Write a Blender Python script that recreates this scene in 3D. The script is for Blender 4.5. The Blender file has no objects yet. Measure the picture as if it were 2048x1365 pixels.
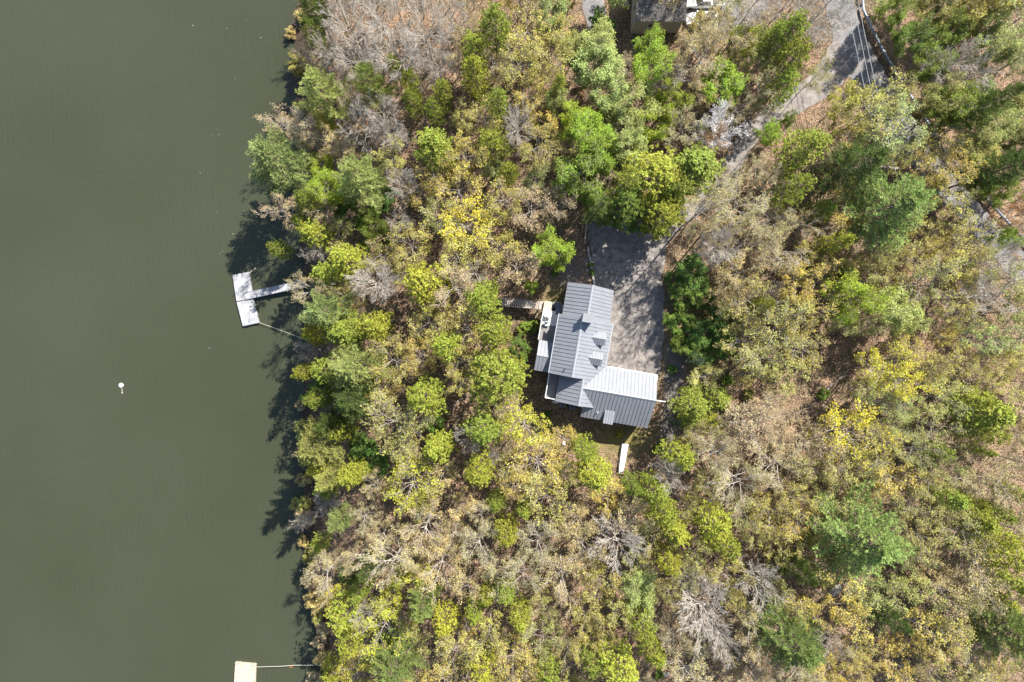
import bpy, bmesh, math, random
import numpy as np
from mathutils import Vector, Matrix, noise

# ------------------------------------------------------------------ camera, light, exposure
S = bpy.context.scene
C = S.collection
R = math.radians
CAM_Z, FPX = 105.0, 1365.0                      # camera height over the lake, focal length in photo pixels
cam = bpy.data.objects.new('camera', bpy.data.cameras.new('camera')); C.objects.link(cam)
cam.location = (0, 0, CAM_Z); cam.data.sensor_width = 36; cam.data.lens = 36*FPX/2048
cam.data.clip_start = 1; cam.data.clip_end = 6000
S.camera = cam
SUN_AZ, SUN_EL = 38.0, 46.0
w = bpy.data.worlds.new('World'); S.world = w; w.use_nodes = True
nt = w.node_tree; bg = nt.nodes['Background']
sky = nt.nodes.new('ShaderNodeTexSky'); sky.sky_type = 'NISHITA'; sky.sun_disc = False
sky.sun_elevation = R(SUN_EL); sky.sun_rotation = R(SUN_AZ)
nt.links.new(sky.outputs[0], bg.inputs[0]); bg.inputs[1].default_value = 0.10
sl = bpy.data.lights.new('sun', 'SUN'); sl.energy = 5.0; sl.angle = R(0.5); sl.color = (1, .95, .87)
sun = bpy.data.objects.new('sun', sl); C.objects.link(sun)
L = Vector((math.sin(R(SUN_AZ))*math.cos(R(SUN_EL)), math.cos(R(SUN_AZ))*math.cos(R(SUN_EL)), math.sin(R(SUN_EL))))
sun.rotation_euler = L.to_track_quat('Z', 'Y').to_euler(); sun.location = (60, 80, 90)
S.view_settings.view_transform = 'Standard'; S.view_settings.look = 'None'
S.view_settings.gamma = 1; S.view_settings.use_curve_mapping = False
S.view_settings.exposure = 1.28
S.cycles.max_bounces = 5; S.cycles.diffuse_bounces = 3; S.cycles.glossy_bounces = 2
S.cycles.transmission_bounces = 3; S.cycles.transparent_max_bounces = 4
S.cycles.caustics_reflective = False; S.cycles.caustics_refractive = False

def at(px, py, z=0.0):
    k = (CAM_Z - z)/FPX
    return ((px-1024)*k, -(py-682.5)*k)

# ------------------------------------------------------------------ helpers
def tag(o, label=None, cat=None, group=None, kind=None):
    if label: o['label'] = label
    if cat: o['category'] = cat
    if group: o['group'] = group
    if kind: o['kind'] = kind
    return o

def thing(name, label, cat, loc=(0, 0, 0), rz=0.0, group=None):
    o = bpy.data.objects.new(name, None); C.objects.link(o)
    o.location = loc; o.rotation_euler = (0, 0, rz); o.empty_display_size = .3
    return tag(o, label, cat, group)

def link(name, me, mat, parent=None):
    if mat and not me.materials: me.materials.append(mat)
    o = bpy.data.objects.new(name, me); C.objects.link(o)
    if parent: o.parent = parent
    return o

class MB:
    def __init__(s): s.v = []; s.f = []
    def add(s, v, f):
        b = len(s.v); s.v += [tuple(p) for p in v]; s.f += [tuple(i+b for i in q) for q in f]; return s
    def box(s, x0, x1, y0, y1, z0, z1, rz=0.0, o=(0, 0, 0)):
        p = [(x0, y0, z0), (x1, y0, z0), (x1, y1, z0), (x0, y1, z0), (x0, y0, z1), (x1, y0, z1), (x1, y1, z1), (x0, y1, z1)]
        c, n = math.cos(rz), math.sin(rz)
        p = [(x*c-y*n+o[0], x*n+y*c+o[1], z+o[2]) for x, y, z in p]
        return s.add(p, [(0, 3, 2, 1), (4, 5, 6, 7), (0, 1, 5, 4), (1, 2, 6, 5), (2, 3, 7, 6), (3, 0, 4, 7)])
    def bar(s, a, b, r0, r1=None, n=6):
        a = Vector(a); b = Vector(b); r1 = r0 if r1 is None else r1
        d = (b-a).normalized(); t = Vector((0, 0, 1)) if abs(d.z) < .9 else Vector((1, 0, 0))
        e = d.cross(t).normalized(); g = d.cross(e)
        v = []
        for k in range(n):
            q = e*math.cos(2*math.pi*k/n)+g*math.sin(2*math.pi*k/n)
            v.append(a+q*r0); v.append(b+q*r1)
        f = [(2*k, 2*k+1, (2*k+3) % (2*n), (2*k+2) % (2*n)) for k in range(n)]
        f.append(tuple(range(0, 2*n, 2))[::-1]); f.append(tuple(range(1, 2*n, 2)))
        return s.add(v, f)
    def path(s, pts, r, n=5):
        for a, b in zip(pts, pts[1:]): s.bar(a, b, r, r, n)
        return s
    def prism(s, poly, axis, a0, a1):
        """poly: list of 2-D points, extruded along axis 'x','y' or 'z' from a0 to a1"""
        def p3(p, a): return {'x': (a, p[0], p[1]), 'y': (p[0], a, p[1]), 'z': (p[0], p[1], a)}[axis]
        n = len(poly)
        v = [p3(p, a0) for p in poly]+[p3(p, a1) for p in poly]
        return s.add(v, [tuple(range(n))[::-1], tuple(range(n, 2*n))]+[(i, (i+1) % n, n+(i+1) % n, n+i) for i in range(n)])
    def slab(s, top, th):
        n = len(top); v = [tuple(p) for p in top]+[(p[0], p[1], p[2]-th) for p in top]
        return s.add(v, [tuple(range(n)), tuple(range(n, 2*n))[::-1]]+[(i, n+i, n+(i+1) % n, (i+1) % n) for i in range(n)])
    def disc(s, c, r, z0, z1, n=20, r1=None):
        r1 = r if r1 is None else r1
        v = [(c[0]+r*math.cos(2*math.pi*k/n), c[1]+r*math.sin(2*math.pi*k/n), z0) for k in range(n)]
        v += [(c[0]+r1*math.cos(2*math.pi*k/n), c[1]+r1*math.sin(2*math.pi*k/n), z1) for k in range(n)]
        return s.add(v, [tuple(range(n))[::-1], tuple(range(n, 2*n))]+[(k, (k+1) % n, n+(k+1) % n, n+k) for k in range(n)])
    def build(s, name, mat, parent=None, smooth=False, bevel=0):
        me = bpy.data.meshes.new(name); me.from_pydata(s.v, [], s.f)
        bm = bmesh.new(); bm.from_mesh(me); bmesh.ops.recalc_face_normals(bm, faces=bm.faces)
        if bevel: bmesh.ops.bevel(bm, geom=list(bm.edges), offset=bevel, segments=2, profile=.6, affect='EDGES')
        bm.to_mesh(me); bm.free()
        if smooth: me.shade_smooth()
        return link(name, me, mat, parent)

# ------------------------------------------------------------------ materials
def mat(name, col, rough=.8, metal=0.0, var=0.0, scale=3.0, bump=0.0, bscale=20.0, col2=None, spec=.5, stretch=None, detail=5):
    m = bpy.data.materials.new(name); m.use_nodes = True; t = m.node_tree; b = t.nodes['Principled BSDF']
    b.inputs['Base Color'].default_value = (*col, 1); b.inputs['Roughness'].default_value = rough
    b.inputs['Metallic'].default_value = metal; b.inputs['Specular IOR Level'].default_value = spec
    tc = t.nodes.new('ShaderNodeTexCoord'); mp = t.nodes.new('ShaderNodeMapping')
    t.links.new(tc.outputs['Object'], mp.inputs[0])
    if stretch: mp.inputs['Scale'].default_value = stretch
    if var or col2:
        n = t.nodes.new('ShaderNodeTexNoise'); n.inputs['Scale'].default_value = scale; n.inputs['Detail'].default_value = detail
        n.inputs['Roughness'].default_value = .65
        t.links.new(mp.outputs[0], n.inputs['Vector'])
        r = t.nodes.new('ShaderNodeValToRGB'); r.color_ramp.elements[0].position = .32; r.color_ramp.elements[1].position = .68
        c2 = col2 or tuple(min(1, c*(1+var)) for c in col); c1 = col if col2 else tuple(c*(1-var) for c in col)
        r.color_ramp.elements[0].color = (*c1, 1); r.color_ramp.elements[1].color = (*c2, 1)
        t.links.new(n.outputs[0], r.inputs[0]); t.links.new(r.outputs[0], b.inputs['Base Color'])
    if bump:
        n = t.nodes.new('ShaderNodeTexNoise'); n.inputs['Scale'].default_value = bscale; n.inputs['Detail'].default_value = 6
        t.links.new(mp.outputs[0], n.inputs['Vector'])
        bp = t.nodes.new('ShaderNodeBump'); bp.inputs['Strength'].default_value = bump; bp.inputs['Distance'].default_value = .05
        t.links.new(n.outputs[0], bp.inputs['Height']); t.links.new(bp.outputs[0], b.inputs['Normal'])
    return m

def leaf_mat(name, spread=.35, trans=.35, rough=.55, hue=.02):
    """tint per tree comes from the object colour, variation per leaf clump from the mesh attribute 'rnd'"""
    m = bpy.data.materials.new(name); m.use_nodes = True; t = m.node_tree; b = t.nodes['Principled BSDF']
    oi = t.nodes.new('ShaderNodeObjectInfo'); a = t.nodes.new('ShaderNodeAttribute'); a.attribute_name = 'rnd'
    mr = t.nodes.new('ShaderNodeMapRange'); mr.inputs['To Min'].default_value = 1-spread; mr.inputs['To Max'].default_value = 1+spread
    t.links.new(a.outputs['Fac'], mr.inputs[0])
    mh = t.nodes.new('ShaderNodeMapRange'); mh.inputs['To Min'].default_value = .5-hue; mh.inputs['To Max'].default_value = .5+hue
    t.links.new(a.outputs['Fac'], mh.inputs[0])
    hs = t.nodes.new('ShaderNodeHueSaturation')
    t.links.new(oi.outputs['Color'], hs.inputs['Color']); t.links.new(mr.outputs[0], hs.inputs['Value']); t.links.new(mh.outputs[0], hs.inputs['Hue'])
    t.links.new(hs.outputs[0], b.inputs['Base Color']); b.inputs['Roughness'].default_value = rough
    b.inputs['Specular IOR Level'].default_value = .25
    tr = t.nodes.new('ShaderNodeBsdfTranslucent'); t.links.new(hs.outputs[0], tr.inputs[0])
    mx = t.nodes.new('ShaderNodeMixShader'); mx.inputs[0].default_value = trans
    t.links.new(b.outputs[0], mx.inputs[1]); t.links.new(tr.outputs[0], mx.inputs[2])
    t.links.new(mx.outputs[0], t.nodes['Material Output'].inputs[0])
    return m

M = dict(
    bark_pale=mat('pale_bark', (.34, .30, .26), .85, var=.25, scale=2.5),
    bark_white=mat('whitish_bark', (.41, .365, .31), .8, var=.2, scale=2.5),
    bark_brown=mat('brown_bark', (.16, .11, .085), .9, var=.3, scale=4, bump=.4, bscale=8),
    needle=leaf_mat('pine_needles', .35, .22, hue=.02),
    tuft=leaf_mat('evergreen_foliage', .45, .25, hue=.025),
    bud=leaf_mat('young_leaves', .62, .3, hue=.03),
    roof=mat('standing_seam_metal', (.20, .21, .23), .6, metal=.0, spec=.35, var=.09, scale=.9, detail=8),
    roof_cap=mat('ridge_cap_metal', (.27, .28, .30), .5, metal=.0, var=.05, scale=2),
    siding=mat('grey_siding', (.17, .18, .19), .7, var=.1, scale=3),
    trim=mat('white_trim', (.75, .75, .73), .5),
    dark=mat('dark_metal', (.03, .032, .035), .5),
    glass=mat('window_glass', (.03, .04, .05), .08, spec=.8),
    white=mat('white_paint', (.76, .77, .77), .45, var=.05, scale=1.5),
    deckw=mat('white_composite_decking', (.62, .62, .59), .6, var=.08, scale=5),
    deckg=mat('grey_and_shaded_decking', (.19, .175, .17), .75, var=.15, scale=6, stretch=(1, .2, 1)),
    newwood=mat('pale_new_timber', (.52, .43, .30), .8, var=.12, scale=5),
    oldwood=mat('weathered_timber', (.33, .29, .25), .9, var=.35, scale=4, bump=.3),
    dock=mat('weathered_dock_planks', (.15, .15, .16), .85, col2=(.44, .44, .45), scale=1.0, stretch=(1, 1, 1), bump=.2, detail=7),
    dock_tan=mat('pale_tan_dock_planks', (.33, .28, .21), .8, col2=(.50, .44, .35), scale=2.2),
    concrete=mat('weathered_concrete', (.34, .32, .29), .9, var=.25, scale=3, bump=.4, bscale=9),
    galv=mat('galvanised_steel', (.20, .23, .27), .5, metal=.4, var=.15, scale=2),
    shingle=mat('grey_brown_shingles', (.09, .082, .075), .9, col2=(.19, .17, .155), scale=5, stretch=(1, 3.5, 3.5), bump=.5, bscale=6),
    beige=mat('beige_clapboard', (.44, .41, .33), .7, var=.05, scale=2),
    stone=mat('grey_stone', (.24, .23, .21), .9, var=.35, scale=2.5, bump=.7, bscale=5),
    carpaint=mat('white_car_paint', (.74, .75, .77), .25),
    rubber=mat('black_rubber', (.02, .02, .02), .8),
    lamp=mat('headlight_plastic', (.6, .62, .65), .15),
    orange=mat('orange_plastic', (.45, .18, .05), .5),
    rope=mat('pale_rope', (.42, .39, .33), .9),
    wire=mat('grey_cable', (.42, .42, .42), .6),
    grill=mat('black_grille', (.02, .02, .022), .6),
)

# ------------------------------------------------------------------ terrain height
SHORE = [(-400, 560), (0, 596), (60, 584), (110, 586), (180, 590), (260, 602), (340, 606), (430, 604), (520, 608), (600, 618), (700, 616), (780, 608),
         (850, 602), (930, 612), (1000, 612), (1080, 614), (1160, 622), (1240, 632), (1320, 640), (1365, 634), (1800, 650)]
_sh = sorted((at(px, py)[1], at(px, py)[0]) for py, px in SHORE)
_sy = np.array([a for a, b in _sh]); _sx = np.array([b for a, b in _sh])
def shore_x(y): return np.interp(y, _sy, _sx)
GR = [(1722, -160), (1722, -40), (1727, 20), (1760, 92), (1802, 165), (1848, 238), (1884, 300), (1925, 352), (1967, 399), (2010, 447), (2060, 502), (2180, 630)]
GRW = [at(a, b, 9.6) for a, b in GR]
_gy = np.array([p[1] for p in GRW][::-1]); _gx = np.array([p[0] for p in GRW][::-1])
def g0(x, y):
    x = np.asarray(x, float); y = np.asarray(y, float)
    d = x - shore_x(y)
    land = 8.0*(1-np.exp(-np.maximum(d, 0)/20)) + .03*np.maximum(x-15, 0)
    bed = np.maximum(.16*np.minimum(d, 0), -3)
    z = np.where(d > 0, land, bed)
    e = np.maximum(x-(np.interp(y, _gy, _gx)+1.0), 0)
    return z - 3.2*(1-np.exp(-e/6))
def px_poly(pts, z): return [at(a, b, z) for a, b in pts]
DRIVE_PX = [(1176, 432), (1240, 415), (1330, 430), (1390, 395), (1434, 345), (1455, 300), (1494, 245), (1556, 196), (1618, 152), (1662, 84),
            (1712, 140), (1652, 196), (1600, 228), (1538, 256), (1496, 306), (1468, 364), (1420, 415), (1372, 448), (1334, 490), (1324, 560),
            (1331, 620), (1329, 700), (1318, 754), (1195, 738), (1205, 600), (1192, 574), (1182, 500)]
DRIVE = px_poly(DRIVE_PX, 8.0)
ROADL = [(1630, -160), (1640, -60), (1658, 20), (1680, 110), (1730, 200), (1795, 290), (1870, 380), (1930, 450), (1990, 520), (2110, 660)]
ROADR = [(a-13, b+4) for a, b in GR]
ROAD = px_poly(ROADL, 9.4)+px_poly(ROADR[::-1], 9.4)
PARK = px_poly([(1368, -120), (1560, -120), (1532, 20), (1500, 50), (1440, 62), (1372, 58)], 8.6)
LANE = px_poly([(1168, -120), (1205, -120), (1212, 10), (1218, 50), (1180, 60), (1168, 5)], 8.4)
TRACK = px_poly([(1336, 690), (1368, 690), (1362, 780), (1352, 860), (1345, 930), (1322, 930), (1326, 860), (1333, 780)], 7.8)
def inpoly(x, y, poly):
    x = np.asarray(x); y = np.asarray(y); r = np.zeros(x.shape, bool); n = len(poly)
    for i in range(n):
        x0, y0 = poly[i]; x1, y1 = poly[(i+1) % n]
        c = ((y0 > y) != (y1 > y)) & (x < (x1-x0)*(y-y0)/((y1-y0) or 1e-9)+x0)
        r ^= c
    return r
def poly_dist(x, y, poly):
    x = np.asarray(x, float); y = np.asarray(y, float); d = np.full(x.shape, 1e9); n = len(poly)
    for i in range(n):
        x0, y0 = poly[i]; x1, y1 = poly[(i+1) % n]; dx, dy = x1-x0, y1-y0
        t = np.clip(((x-x0)*dx+(y-y0)*dy)/(dx*dx+dy*dy+1e-9), 0, 1)
        d = np.minimum(d, np.hypot(x-x0-t*dx, y-y0-t*dy))
    return np.where(inpoly(x, y, poly), -d, d)
PAVED = [DRIVE, ROAD, PARK, LANE]
def ground(x, y):
    return float(g0(x, y))
def smooth(a, b, x): t = np.clip((x-a)/(b-a), 0, 1); return t*t*(3-2*t)

def build_terrain():
    def axis(lo, hi, step, far):
        a = list(np.arange(lo, hi+.01, step)); s = step; v = a[-1]; r = []
        while v < far: s *= 1.35; v += s; r.append(v)
        v = a[0]; s = step; l = []
        while v > -far: s *= 1.35; v -= s; l.append(v)
        return np.array(l[::-1]+a+r)
    xs = axis(-36, 88, .5, 2500); ys = axis(-62, 62, .5, 2500)
    X, Y = np.meshgrid(xs, ys); Z = g0(np.clip(X, -200, 200), Y)
    pd = np.full(X.shape, 1e9)
    for p in PAVED: pd = np.minimum(pd, poly_dist(X, Y, p))
    rough = smooth(.3, 2.5, pd)*smooth(-2, 1.5, X-shore_x(Y))
    N = np.array([noise.fractal(Vector((x*.22, y*.22, 0)), .9, 2.1, 4) for x, y in zip(X.ravel(), Y.ravel())]).reshape(X.shape)
    n2 = np.array([noise.noise(Vector((x*1.1, y*1.1, 7))) for x, y in zip(X.ravel(), Y.ravel())]).reshape(X.shape)
    Z = Z + rough*(.38*N+.10*n2) - .14*smooth(.25, -.25, pd)
    ny, nx = X.shape
    v = np.stack([X, Y, Z], -1).reshape(-1, 3)
    i = np.arange(ny*nx).reshape(ny, nx)
    f = np.stack([i[:-1, :-1], i[:-1, 1:], i[1:, 1:], i[1:, :-1]], -1).reshape(-1, 4)
    me = bpy.data.meshes.new('ground'); me.from_pydata(v.tolist(), [], f.tolist()); me.shade_smooth()
    # what lies on the floor: grass by the yard, gravel beside the house, mud at the shore
    gx, gy = at(1250, 880, 8); hx, hy = at(1142, 548, 7.5); tx, ty = at(1120, 560, 7.5)
    grass = np.exp(-(((X-gx)/4.2)**2+((Y-gy)/2.2)**2))+.8*np.exp(-(((X-at(1112, 600, 7)[0])/1.8)**2+((Y-at(1112, 595, 7)[1])/2.6)**2))
    gravel = np.exp(-(((X-hx)/2.4)**2+((Y-hy)/2.6)**2))+smooth(.9, -.4, np.minimum(poly_dist(X, Y, TRACK), 5))
    mud = smooth(4.5, .4, X-shore_x(Y))
    under = np.exp(-(((X-at(1420, 640, 8)[0])/6)**2+((Y-at(1420, 640, 8)[1])/8)**2))
    ca = me.color_attributes.new('cover', 'FLOAT_COLOR', 'POINT')
    col = np.stack([np.clip(grass+.5*under, 0, 1), np.clip(gravel, 0, 1), np.clip(mud, 0, 1), np.ones_like(X)], -1)
    ca.data.foreach_set('color', col.ravel().astype(np.float32))
    m = bpy.data.materials.new('leaf_litter_floor'); m.use_nodes = True; t = m.node_tree; b = t.nodes['Principled BSDF']
    b.inputs['Roughness'].default_value = .95; b.inputs['Specular IOR Level'].default_value = .15
    tc = t.nodes.new('ShaderNodeTexCoord')
    def nz(sc, det=4, ro=.6):
        n = t.nodes.new('ShaderNodeTexNoise'); n.inputs['Scale'].default_value = sc; n.inputs['Detail'].default_value = det
        n.inputs['Roughness'].default_value = ro; t.links.new(tc.outputs['Object'], n.inputs['Vector']); return n
    def ramp(src, *st):
        r = t.nodes.new('ShaderNodeValToRGB'); e = r.color_ramp.elements
        while len(e) < len(st): e.new(.5)
        for k, (p, c) in enumerate(st): e[k].position = p; e[k].color = (*c, 1)
        t.links.new(src, r.inputs[0]); return r
    def mix(fac, a, c, mode='MIX'):
        x = t.nodes.new('ShaderNodeMix'); x.data_type = 'RGBA'; x.blend_type = mode
        if isinstance(fac, float): x.inputs[0].default_value = fac
        else: t.links.new(fac, x.inputs[0])
        t.links.new(a, x.inputs[6]); t.links.new(c, x.inputs[7]); return x.outputs[2]
    vo = t.nodes.new('ShaderNodeTexVoronoi'); vo.inputs['Scale'].default_value = 9; t.links.new(tc.outputs['Object'], vo.inputs['Vector'])
    sep = t.nodes.new('ShaderNodeSeparateColor'); t.links.new(vo.outputs['Color'], sep.inputs[0])
    leaf = ramp(sep.outputs[0], (0, (.07, .048, .032)), (.35, (.17, .115, .078)), (.7, (.28, .195, .135)), (1, (.45, .34, .25))).outputs[0]
    big = ramp(nz(.35, 5).outputs[0], (.35, (.62, .66, .62)), (.65, (1.15, 1.05, 1))).outputs[0]
    litter = mix(1.0, leaf, big, 'MULTIPLY')
    moss = ramp(nz(1.3, 6).outputs[0], (.52, (0, 0, 0)), (.66, (1, 1, 1))).outputs[0]
    mossc = ramp(nz(9, 3).outputs[0], (.3, (.035, .045, .015)), (.7, (.10, .11, .035))).outputs[0]
    mf = t.nodes.new('ShaderNodeMath'); mf.operation = 'MULTIPLY'; mf.inputs[1].default_value = .6; t.links.new(moss, mf.inputs[0])
    base = mix(mf.outputs[0], litter, mossc)
    at_ = t.nodes.new('ShaderNodeAttribute'); at_.attribute_name = 'cover'
    sc = t.nodes.new('ShaderNodeSeparateColor'); t.links.new(at_.outputs['Color'], sc.inputs[0])
    gr = ramp(nz(7, 5, .8).outputs[0], (.35, (.10, .085, .03)), (.5, (.19, .17, .055)), (.65, (.26, .20, .09))).outputs[0]
    base = mix(sc.outputs[0], base, gr)
    gv = ramp(nz(8, 6, .8).outputs[0], (.35, (.09, .08, .072)), (.65, (.21, .19, .17))).outputs[0]
    base = mix(sc.outputs[1], base, gv)
    md = ramp(nz(5, 6, .8).outputs[0], (.4, (.03, .026, .02)), (.55, (.09, .065, .048)), (.68, (.24, .16, .12))).outputs[0]
    base = mix(sc.outputs[2], base, md)
    t.links.new(base, b.inputs['Base Color'])
    bp = t.nodes.new('ShaderNodeBump'); bp.inputs['Strength'].default_value = .8; bp.inputs['Distance'].default_value = .12
    t.links.new(vo.outputs['Distance'], bp.inputs['Height']); t.links.new(bp.outputs[0], b.inputs['Normal'])
    tag(link('ground', me, m), kind='structure')
    global TERR
    TERR = (xs, ys, Z)
build_terrain()
def tz(x, y):
    xs, ys, Z = TERR
    i = int(np.clip(np.searchsorted(xs, x)-1, 0, len(xs)-2)); j = int(np.clip(np.searchsorted(ys, y)-1, 0, len(ys)-2))
    u = (x-xs[i])/(xs[i+1]-xs[i]); v = (y-ys[j])/(ys[j+1]-ys[j])
    return float((Z[j, i]*(1-u)+Z[j, i+1]*u)*(1-v)+(Z[j+1, i]*(1-u)+Z[j+1, i+1]*u)*v)

# water
def build_water():
    m = bpy.data.materials.new('murky_lake_water'); m.use_nodes = True; t = m.node_tree; b = t.nodes['Principled BSDF']
    b.inputs['Roughness'].default_value = .12; b.inputs['IOR'].default_value = 1.33
    tc = t.nodes.new('ShaderNodeTexCoord')
    n = t.nodes.new('ShaderNodeTexNoise'); n.inputs['Scale'].default_value = .035; n.inputs['Detail'].default_value = 3
    t.links.new(tc.outputs['Object'], n.inputs['Vector'])
    r = t.nodes.new('ShaderNodeValToRGB'); r.color_ramp.elements[0].position = .35; r.color_ramp.elements[1].position = .65
    r.color_ramp.elements[0].color = (.038, .042, .024, 1); r.color_ramp.elements[1].color = (.043, .048, .029, 1)
    t.links.new(n.outputs[0], r.inputs[0]); t.links.new(r.outputs[0], b.inputs['Base Color'])
    # wind ripples: short crests whose direction swings slowly over the lake
    hs = []
    wn = t.nodes.new('ShaderNodeTexNoise'); wn.inputs['Scale'].default_value = .05; wn.inputs['Detail'].default_value = 2
    t.links.new(tc.outputs['Object'], wn.inputs['Vector'])
    for ang, sc, k in ((-8, 1.0, 1), (-42, 1.2, 1), (-28, 2.6, .35)):
        mp = t.nodes.new('ShaderNodeMapping'); mp.vector_type = 'TEXTURE'; mp.inputs['Rotation'].default_value = (0, 0, R(ang)); mp.inputs['Scale'].default_value = (.42/sc, 2.2/sc, 1)
        t.links.new(tc.outputs['Object'], mp.inputs[0])
        q = t.nodes.new('ShaderNodeTexNoise'); q.inputs['Scale'].default_value = 1; q.inputs['Detail'].default_value = 2; q.inputs['Distortion'].default_value = .4
        t.links.new(mp.outputs[0], q.inputs['Vector'])
        g = t.nodes.new('ShaderNodeMath'); g.operation = 'MULTIPLY'; g.inputs[1].default_value = k; t.links.new(q.outputs[0], g.inputs[0]); hs.append(g)
    mr = t.nodes.new('ShaderNodeMapRange'); mr.inputs[1].default_value = .42; mr.inputs[2].default_value = .58; t.links.new(wn.outputs[0], mr.inputs[0])
    mx = t.nodes.new('ShaderNodeMix'); t.links.new(mr.outputs[0], mx.inputs[0]); t.links.new(hs[0].outputs[0], mx.inputs[2]); t.links.new(hs[1].outputs[0], mx.inputs[3])
    s = t.nodes.new('ShaderNodeMath'); t.links.new(mx.outputs[0], s.inputs[0]); t.links.new(hs[2].outputs[0], s.inputs[1])
    bp = t.nodes.new('ShaderNodeBump'); bp.inputs['Strength'].default_value = .8; bp.inputs['Distance'].default_value = .11
    t.links.new(s.outputs[0], bp.inputs['Height']); t.links.new(bp.outputs[0], b.inputs['Normal'])
    me = bpy.data.meshes.new('lake_water')
    me.from_pydata([(-3000, -3000, 0), (60, -3000, 0), (60, 3000, 0), (-3000, 3000, 0)], [], [(0, 1, 2, 3)])
    tag(link('lake_water', me, m), kind='structure')
build_water()

# paved sheets, draped on the ground
def sheet(name, poly, m, lift):
    q = []; n = len(poly)
    for i in range(n):
        (x0, y0), (x1, y1) = poly[i], poly[(i+1) % n]; l = math.hypot(x1-x0, y1-y0); k = max(1, int(l/.45))
        for j in range(k):
            x, y = x0+(x1-x0)*j/k, y0+(y1-y0)*j/k; a = noise.noise(Vector((x*.9, y*.9, 1)))*.34
            q.append((x-(y1-y0)/l*a, y+(x1-x0)/l*a))
    poly = q
    bm = bmesh.new(); vs = [bm.verts.new((x, y, 0)) for x, y in poly]; bm.faces.new(vs)
    xs = [p[0] for p in poly]; ys = [p[1] for p in poly]
    for lo, hi, no in ((min(xs), max(xs), (1, 0, 0)), (min(ys), max(ys), (0, 1, 0))):
        k = math.ceil(lo/1.5)*1.5
        while k < hi:
            g = list(bm.verts)+list(bm.edges)+list(bm.faces)
            bmesh.ops.bisect_plane(bm, geom=g, plane_co=(k*no[0], k*no[1], 0), plane_no=no); k += 1.5
    bmesh.ops.triangulate(bm, faces=[f for f in bm.faces if len(f.verts) > 4])
    for v in bm.verts: v.co.z = ground(v.co.x, v.co.y)+lift
    bmesh.ops.recalc_face_normals(bm, faces=bm.faces)
    me = bpy.data.meshes.new(name); bm.to_mesh(me); bm.free()
    if me.polygons[0].normal.z < 0: me.flip_normals()
    me.shade_smooth()
    return tag(link(name, me, m), kind='structure')
asph = mat('worn_asphalt', (.095, .085, .08), .9, col2=(.28, .25, .225), scale=1.3, bump=.35, bscale=14, detail=10)
asph2 = mat('road_asphalt', (.13, .125, .125), .9, col2=(.21, .20, .195), scale=1.2, bump=.3, bscale=14, detail=10)
sheet('road', ROAD, asph2, .004)
sheet('driveway', DRIVE, asph, .012)
sheet('parking_area', PARK, asph2, .0)
sheet('lane', LANE, asph2, .008)

# ------------------------------------------------------------------ tree generators
rng = np.random.default_rng(7)
def tubes(seg, sides=3):
    """seg: array n x 8 (p0, p1, r0, r1) -> verts, quads"""
    seg = np.asarray(seg, float); p0, p1, r0, r1 = seg[:, :3], seg[:, 3:6], seg[:, 6], seg[:, 7]
    d = p1-p0; d /= np.linalg.norm(d, axis=1, keepdims=True)+1e-9
    t = np.where(np.abs(d[:, 2:3]) < .9, np.array([[0, 0, 1.]]), np.array([[1., 0, 0]]))
    e = np.cross(d, t); e /= np.linalg.norm(e, axis=1, keepdims=True)+1e-9; g = np.cross(d, e)
    vs = []
    for k in range(sides):
        q = e*math.cos(2*math.pi*k/sides)+g*math.sin(2*math.pi*k/sides)
        vs.append(p0+q*r0[:, None]); vs.append(p1+q*r1[:, None])
    V = np.stack(vs, 1).reshape(-1, 3); b = (np.arange(len(seg))*2*sides)[:, None]
    F = np.concatenate([b+np.array([[2*k, (2*k+2) % (2*sides), (2*k+3) % (2*sides), 2*k+1]]) for k in range(sides)], 0)
    return V, F
def mesh_np(name, V, F, rnd=None, smooth=False):
    me = bpy.data.meshes.new(name); n = F.shape[1]
    me.vertices.add(len(V)); me.vertices.foreach_set('co', V.ravel().astype(np.float32))
    me.loops.add(F.size); me.loops.foreach_set('vertex_index', F.ravel().astype(np.int32))
    me.polygons.add(len(F)); me.polygons.foreach_set('loop_start', (np.arange(len(F))*n).astype(np.int32))
    if rnd is not None:
        a = me.attributes.new('rnd', 'FLOAT', 'FACE'); a.data.foreach_set('value', rnd.astype(np.float32))
    me.update(calc_edges=True)
    if smooth: me.shade_smooth()
    return me
def leaves(P, size, up=.5, asp=.6, rnd=None):
    """P: n x 3 leaf positions -> quads with random orientation, biased to face up"""
    n = len(P); N = rng.normal(size=(n, 3)); N /= np.linalg.norm(N, axis=1, keepdims=True); N[:, 2] = np.abs(N[:, 2])
    N = N*(1-up)+np.array([0, 0, 1])*up; N /= np.linalg.norm(N, axis=1, keepdims=True)
    a = rng.normal(size=(n, 3)); a -= (a*N).sum(1, keepdims=True)*N; a /= np.linalg.norm(a, axis=1, keepdims=True); b = np.cross(N, a)
    s = (size*(.6+.8*rng.random(n)))[:, None]
    V = np.stack([P-a*s, P-b*s*asp, P+a*s, P+b*s*asp], 1).reshape(-1, 3)
    F = np.arange(4*n).reshape(n, 4)
    return V, F, (rng.random(n) if rnd is None else rnd)
def spikes(P, D, ln, wd):
    """needle triangles from P along D"""
    n = len(P); D = D/(np.linalg.norm(D, axis=1, keepdims=True)+1e-9); a = np.cross(D, rng.normal(size=(n, 3))); a /= np.linalg.norm(a, axis=1, keepdims=True)+1e-9
    l = (ln*(.6+.8*rng.random(n)))[:, None]
    V = np.stack([P-a*wd, P+a*wd, P+D*l+a*wd*.35], 1).reshape(-1, 3)
    return V, np.arange(3*n).reshape(n, 3)

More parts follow.
